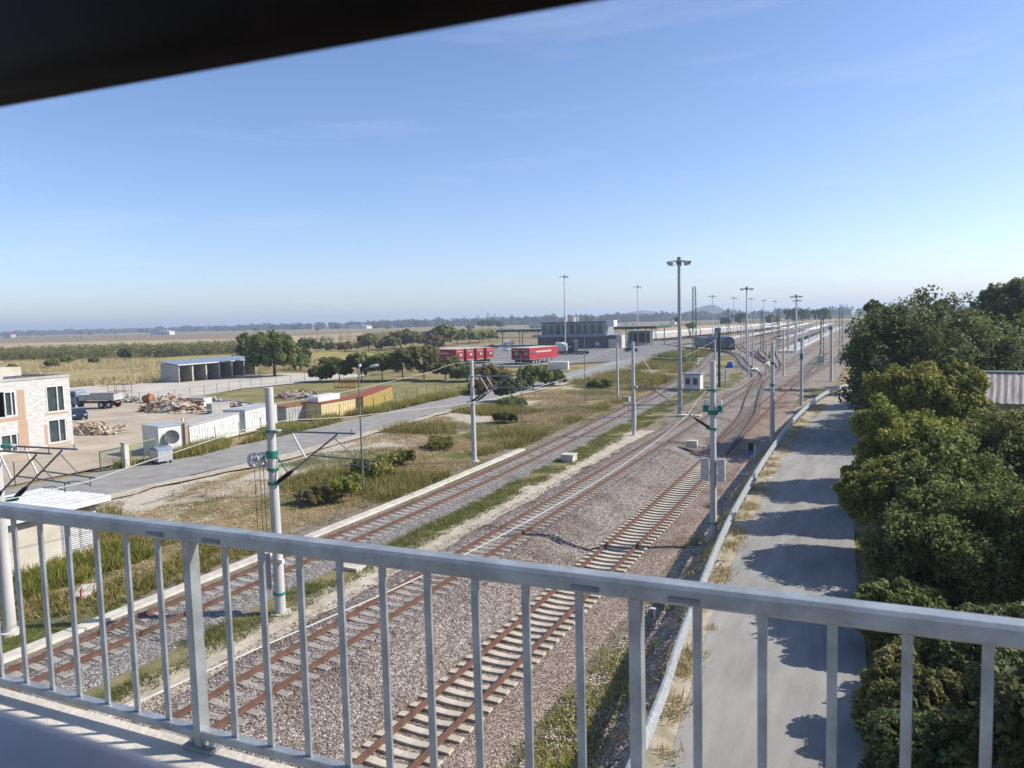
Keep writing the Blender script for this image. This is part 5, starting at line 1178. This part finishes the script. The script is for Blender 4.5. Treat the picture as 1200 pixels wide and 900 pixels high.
# masses nobody could count: horizon woods and the dark orchard band
def woods(name,quads,n,size,m,label,hmin,hmax,seed):
    """quads: list of (pxl,pyl,pxr,pyr,depth) base lines on the ground"""
    rg=np.random.default_rng(seed); Vs=[];Fs=[];Ts=[];o=0
    for (xa,ya,xb,yb,dep,cnt) in quads:
        A=atz(xa,ya,-.2); B=atz(xb,yb,-.2)
        tt=rg.uniform(0,1,cnt); dd=rg.uniform(0,1,cnt)*dep
        H_=hmin+(hmax-hmin)*np.array([.5+.7*mnoise.noise(Vector((t*cnt*.05,dep*.1,seed)))+rg.normal(0,.12) for t in tt])
        dirv=np.array([(A+B).normalized().x,(A+B).normalized().y])
        C=[];S=[]
        for t,d,h in zip(tt,dd,H_):
            h=max(h,hmin*.5); p=A.lerp(B,t)
            for z in np.arange(h*.25,h,h*.3): C.append((p.x+dirv[0]*d+rg.normal(0,h*.15),p.y+dirv[1]*d+rg.normal(0,h*.15),z)); S.append(h*.34*rg.uniform(.7,1.2))
        V,F,T=leaves(np.array(C),np.array(S),n,size*(hmax/6),rg)
        V[:,2]=np.maximum(V[:,2],-.2); Vs.append(V);Fs.append(F+o);Ts.append(T);o+=len(V)
    ob=npmesh(name,np.concatenate(Vs),np.concatenate(Fs),m,np.concatenate(Ts)); tag(ob,label,'trees',kind='stuff'); return ob
woods('distant_woods',[(-150,398.5,180,389.2,200,620),(180,389.5,420,384.8,120,330),(420,385,700,379,150,300),(690,379,1000,371.5,200,300),(1000,370.5,1300,362.5,150,200)],16,1.1,L_blue,'hazy dark belt of woods along the horizon',9,19,200)
woods('orchard_band',[(-150,428,140,422,26,520),(140,421,285,415,28,330),(-150,421,285,411,26,500)],16,.55,L_olive,'dark olive green band of orchard shrubs across the left fields',3.0,4.6,201)
woods('field_scrub',[(-150,400,180,396,90,160),(300,404,430,402,20,60),(420,398,600,392,90,200),(600,392,780,385,60,120),(760,386,1000,374,120,180),(430,404,480,402,30,60)],14,.6,L_olive,'thin olive scrub scattered over the far fields',2.5,5,202)
# grass and weeds -----------------------------------------------------------------
def tufts(name,n,fn,m,label,hr,wr,seed,blades=9,spread=.25,cat='grass'):
    rg=np.random.default_rng(seed); P=[]
    while len(P)<n:
        q=fn(rg)
        if q is not None: P.append(q)
    P=np.array(P); k=len(P); c=np.repeat(P[:,:3],blades,0); sc=np.repeat(P[:,3],blades)[:,None]; nn=len(c)
    off=rg.normal(0,spread,(nn,2))*sc; b=c.copy(); b[:,:2]+=off
    h=rg.uniform(*hr,(nn,1))*sc; lean=rg.normal(0,.35,(nn,2))*h+off*.5
    a=rg.uniform(0,6.28,nn); w=rg.uniform(*wr,(nn,1)); wd=np.stack([np.cos(a),np.sin(a),np.zeros(nn)],1)*w
    top=b.copy(); top[:,:2]+=lean; top[:,2:]+=h
    V=np.stack([b-wd,b+wd,top],1).reshape(-1,3); F=np.arange(3*nn).reshape(nn,3)
    ti=np.clip(np.repeat(rg.normal(.5,.2,k),blades)+rg.normal(0,.12,nn),0,1)
    o=npmesh(name,V,F,m,ti,tri=True); tag(o,label,cat,kind='stuff'); return o
def nmask(x,y,f,s): return mnoise.noise(Vector((x*f,y*f,s)))
def occ(x,y): return interp(y,LF)-1.2<x<interp(y,LN)+1.6
def bank(thr,f,s,y1=125,lo=27.2):
    def fn(rg):
        y=12+(y1-12)*rg.uniform(0,1)**1.25; x=rg.uniform(interp(y,LN)+1.5,T3x(y)-3.0)
        if abs(x-bM2.x)<.5 and abs(y-bM2.y)<.5: return None
        if -39.6<x<-34.8 and 20<y<24.8: return None
        # weeds thicken towards the track side of the bank
        w=(x+44)/14.
        if nmask(x,y,f,s)+.25*min(1,w)<thr: return None
        return (x,y,gz(x,y)+hum(x,y)*min(1,(-27-x)/2)-.03,rg.uniform(.6,1.25)*(1+.012*max(0,y-40))*min(1,max(.5,(y-10)/32)))
    return fn
tufts('dry_grass',15000,bank(.02,.16,1.),L_straw,'straw coloured dry grass on the bank left of the tracks',(.07,.26),(.012,.035),301,9,.22)
tufts('weeds',3000,bank(.4,.13,9.),L_weed,'yellow green weeds growing on the bank left of the tracks',(.25,.75),(.015,.045),302,16,.28,cat='weeds')
tufts('green_grass',4500,bank(.26,.11,22.),L_grass,'green grass patches on the bank left of the tracks',(.1,.3),(.012,.03),303,12,.25)
def mid(rg):
    y=12+rg.uniform(0,1)**1.1*105; x=rg.uniform(-21.8-.045*max(0,y-40),-20.0-.02*max(0,y-40))
    if nmask(x,y,.35,4)<-.22: return None
    return (x,y,-.28,rg.uniform(.5,1.1))
tufts('green_grass',3600,mid,L_grass,'green grass strip between the left and middle tracks',(.08,.26),(.012,.03),304,12,.18)
def rightv(rg):
    y=13+rg.uniform(0,1)*85; xg=interp(y,GUARD)
    if rg.uniform()<.55: x=rg.uniform(xg-1.4,xg-.1)
    else: x=rg.uniform(xg,interp(y,ROADL)+.1)
    if nmask(x,y,.5,14)<.08: return None
    return (x,y,gz(x,y)-.02,rg.uniform(.4,1.1))
tufts('roadside_grass',1900,rightv,L_straw,'thin dry grass along the crash barrier',(.1,.4),(.01,.03),305,10,.16)
def slope(rg):
    y=13+rg.uniform(0,1)**1.5*40; x=rg.uniform(-8.6,-6.6)
    if y>24 and nmask(x,y,.3,44)<.15: return None
    if nmask(x,y,.6,4)<-.1: return None
    return (x,y,slz(x,y),rg.uniform(.4,1.))
tufts('green_grass',900,slope,L_weed,'olive grass on the gravel slope under the railing',(.1,.32),(.01,.03),306,12,.2)
def roadside2(rg):
    y=30+rg.uniform(0,1)*90; x=interp(y,LF)-rg.uniform(.3,3.2) if y>47 else interp(y,LF)-rg.uniform(.2,1.2)
    if nmask(x,y,.3,33)<-.05: return None
    return (x,y,-.22,rg.uniform(.7,1.3))
tufts('weeds',3200,roadside2,L_weed,'weeds along the fence on the far side of the access road',(.3,.9),(.02,.05),307,14,.25,cat='weeds')
def farbank(rg):
    y=120+rg.uniform(0,1)*110; x=rg.uniform(-56,T3x(y)-3.)
    if occ(x,y) or nmask(x,y,.07,3)<-.05: return None
    return (x,y,gz(x,y),rg.uniform(.9,2.2))
tufts('dry_grass',6000,farbank,L_weed,'tall mixed grass on the bank before the station',(.3,.7),(.04,.09),308,9,.5)
def dryfield(rg):
    y=100+rg.uniform(0,1)*90; x=rg.uniform(-300,-133)
    if nmask(x,y,.03,3)<-.1: return None
    return (x,y,-.2,rg.uniform(.9,2.))
tufts('dry_grass',5000,dryfield,L_straw,'tall dry grass in the field behind the open shed',(.4,.9),(.05,.12),309,8,.7)
def shedw(rg):
    x=rg.uniform(-34.8,-31.5); y=rg.uniform(18.5,25.5)
    return (x,y,gz(x,y),rg.uniform(.5,.8))
tufts('weeds',200,shedw,L_lime,'yellow flowering weeds in front of the low shed doors',(.4,1.0),(.02,.05),310,22,.22,cat='weeds')
# shrubby weed clumps on the bank
for i,(px,py,h,w,m,lb) in enumerate([(400,585,1.5,1.7,L_lime,'bright yellow green weed bush left of the twin head lamp'),(438,560,1.7,2.0,L_weed,'olive weed bush behind the twin head lamp'),(470,545,1.3,1.6,L_weed,'low weed bush right of the twin head lamp'),(590,470+25,1.0,1.6,L_green,'low green bush by the slim lamp'),(372,590,1.2,1.5,L_rust,'rusty red weed bush left of the twin head lamp'),(600,478,1.2,2.4,L_green,'green bush at the road edge behind the slim lamp'),(703,455,1.3,2.5,L_green,'green bush patch near the bare lamp pole'),(790,425,2.0,6.0,L_green,'wide green thicket left of the lattice tower'),(520,525,1.0,1.8,L_weed,'weed bush left of the paired arm mast')]):
    tree('weed_bush',atg(px,py),h,w,lb,'bush',m,400+i,'weed bushes on the bank',160,60,.09 if py>500 else .16,trunk=.03)
# loose stones on the ballast and the rubble slope
def stones(name,n,fn,m,label,seed,r):
    rg=np.random.default_rng(seed); P=[]
    while len(P)<n:
        q=fn(rg)
        if q is not None: P.append(q)
    P=np.array(P); k=len(P)
    base=np.array([(1,0,0),(-1,0,0),(0,1,0),(0,-1,0),(0,0,1),(0,0,-1)],float)
    fc=np.array([(0,2,4),(2,1,4),(1,3,4),(3,0,4),(2,0,5),(1,2,5),(3,1,5),(0,3,5)])
    V=base[None]*rg.uniform(.5,1.3,(k,6,1))*rg.uniform(r[0],r[1],(k,1,1)); a=rg.uniform(0,6.28,k); c,s=np.cos(a)[:,None],np.sin(a)[:,None]
    X=V[:,:,0]*c-V[:,:,1]*s+V[:,:,2]*.3; Y=V[:,:,0]*s+V[:,:,1]*c; Z=V[:,:,2]*.8+X*.3
    V=np.stack([X,Y,Z],2)+P[:,None,:]; F=(fc[None]+6*np.arange(k)[:,None,None]).reshape(-1,3)
    o=npmesh(name,V.reshape(-1,3),F,m,rg.uniform(0,1,k*8).reshape(k,8)[:,0].repeat(8),tri=True); tag(o,label,'stones',kind='stuff'); return o
def stonemat(name,cols):
    m=bpy.data.materials.new(name); m.use_nodes=True; N=m.node_tree.nodes; L=m.node_tree.links; a=N.new('ShaderNodeAttribute'); a.attribute_name='tint'; r=ramp(N,cols); L.new(a.outputs['Fac'],r.inputs[0]); L.new(r.outputs[0],N['Principled BSDF'].inputs['Base Color']); N['Principled BSDF'].inputs['Roughness'].default_value=.95; return m
M_st=stonemat('stone_mix',[(0,(.12,.09,.08)),(.4,(.27,.21,.185)),(.8,(.38,.31,.28)),(1,(.6,.52,.47))])
def onball(rg):
    y=11+rg.uniform(0,1)**1.6*50; x=rg.uniform(-19.3,-8.6)
    a=x-T2x(y); b_=x-T1x(y)
    if -1.3<b_<1.3: return None
    if a<2.2: z=-.2 if abs(a)<1.7 else -.24
    elif b_<-1.45:
        q=(x-(T2x(y)+2.2))/((T1x(y)-1.45)-(T2x(y)+2.2)); s=min(1,max(0,(q-.02)/.96)); z=-.215*(1-s)+(-drop(y)-.235)*s
    else: z=-drop(y)-.25 if b_<2.5 else -drop(y)-.31
    if abs(abs(a)-.75)<.1: return None
    return (x,y,z+.01)
stones('ballast_stones',42000,onball,M_st,'loose ballast stones between the tracks',501,(.018,.042))
def onr(rg):
    y=13+rg.uniform(0,1)**1.4*20; x=rg.uniform(-8.4,-5.7)
    if nmask(x,y,.5,70)<-.25: return None
    return (x,y,slz(x,y)+.02)
stones('rubble',9000,onr,stonemat('rubble_mix',[(0,(.25,.2,.16)),(.5,(.48,.41,.34)),(1,(.52,.47,.40))]),'pale rubble stones on the slope below the crash barrier',502,(.02,.065))
def onv(rg):
    y=20+rg.uniform(0,1)*90; x=rg.uniform(interp(y,LN)+.5,-30)
    if nmask(x,y,.2,80)<.1: return None
    return (x,y,gz(x,y)+hum(x,y)+.01)
stones('rubble',5000,onv,stonemat('rubble_pale',[(0,(.35,.3,.24)),(1,(.52,.47,.38))]),'pale stones scattered on the bank beside the access road',503,(.02,.07))
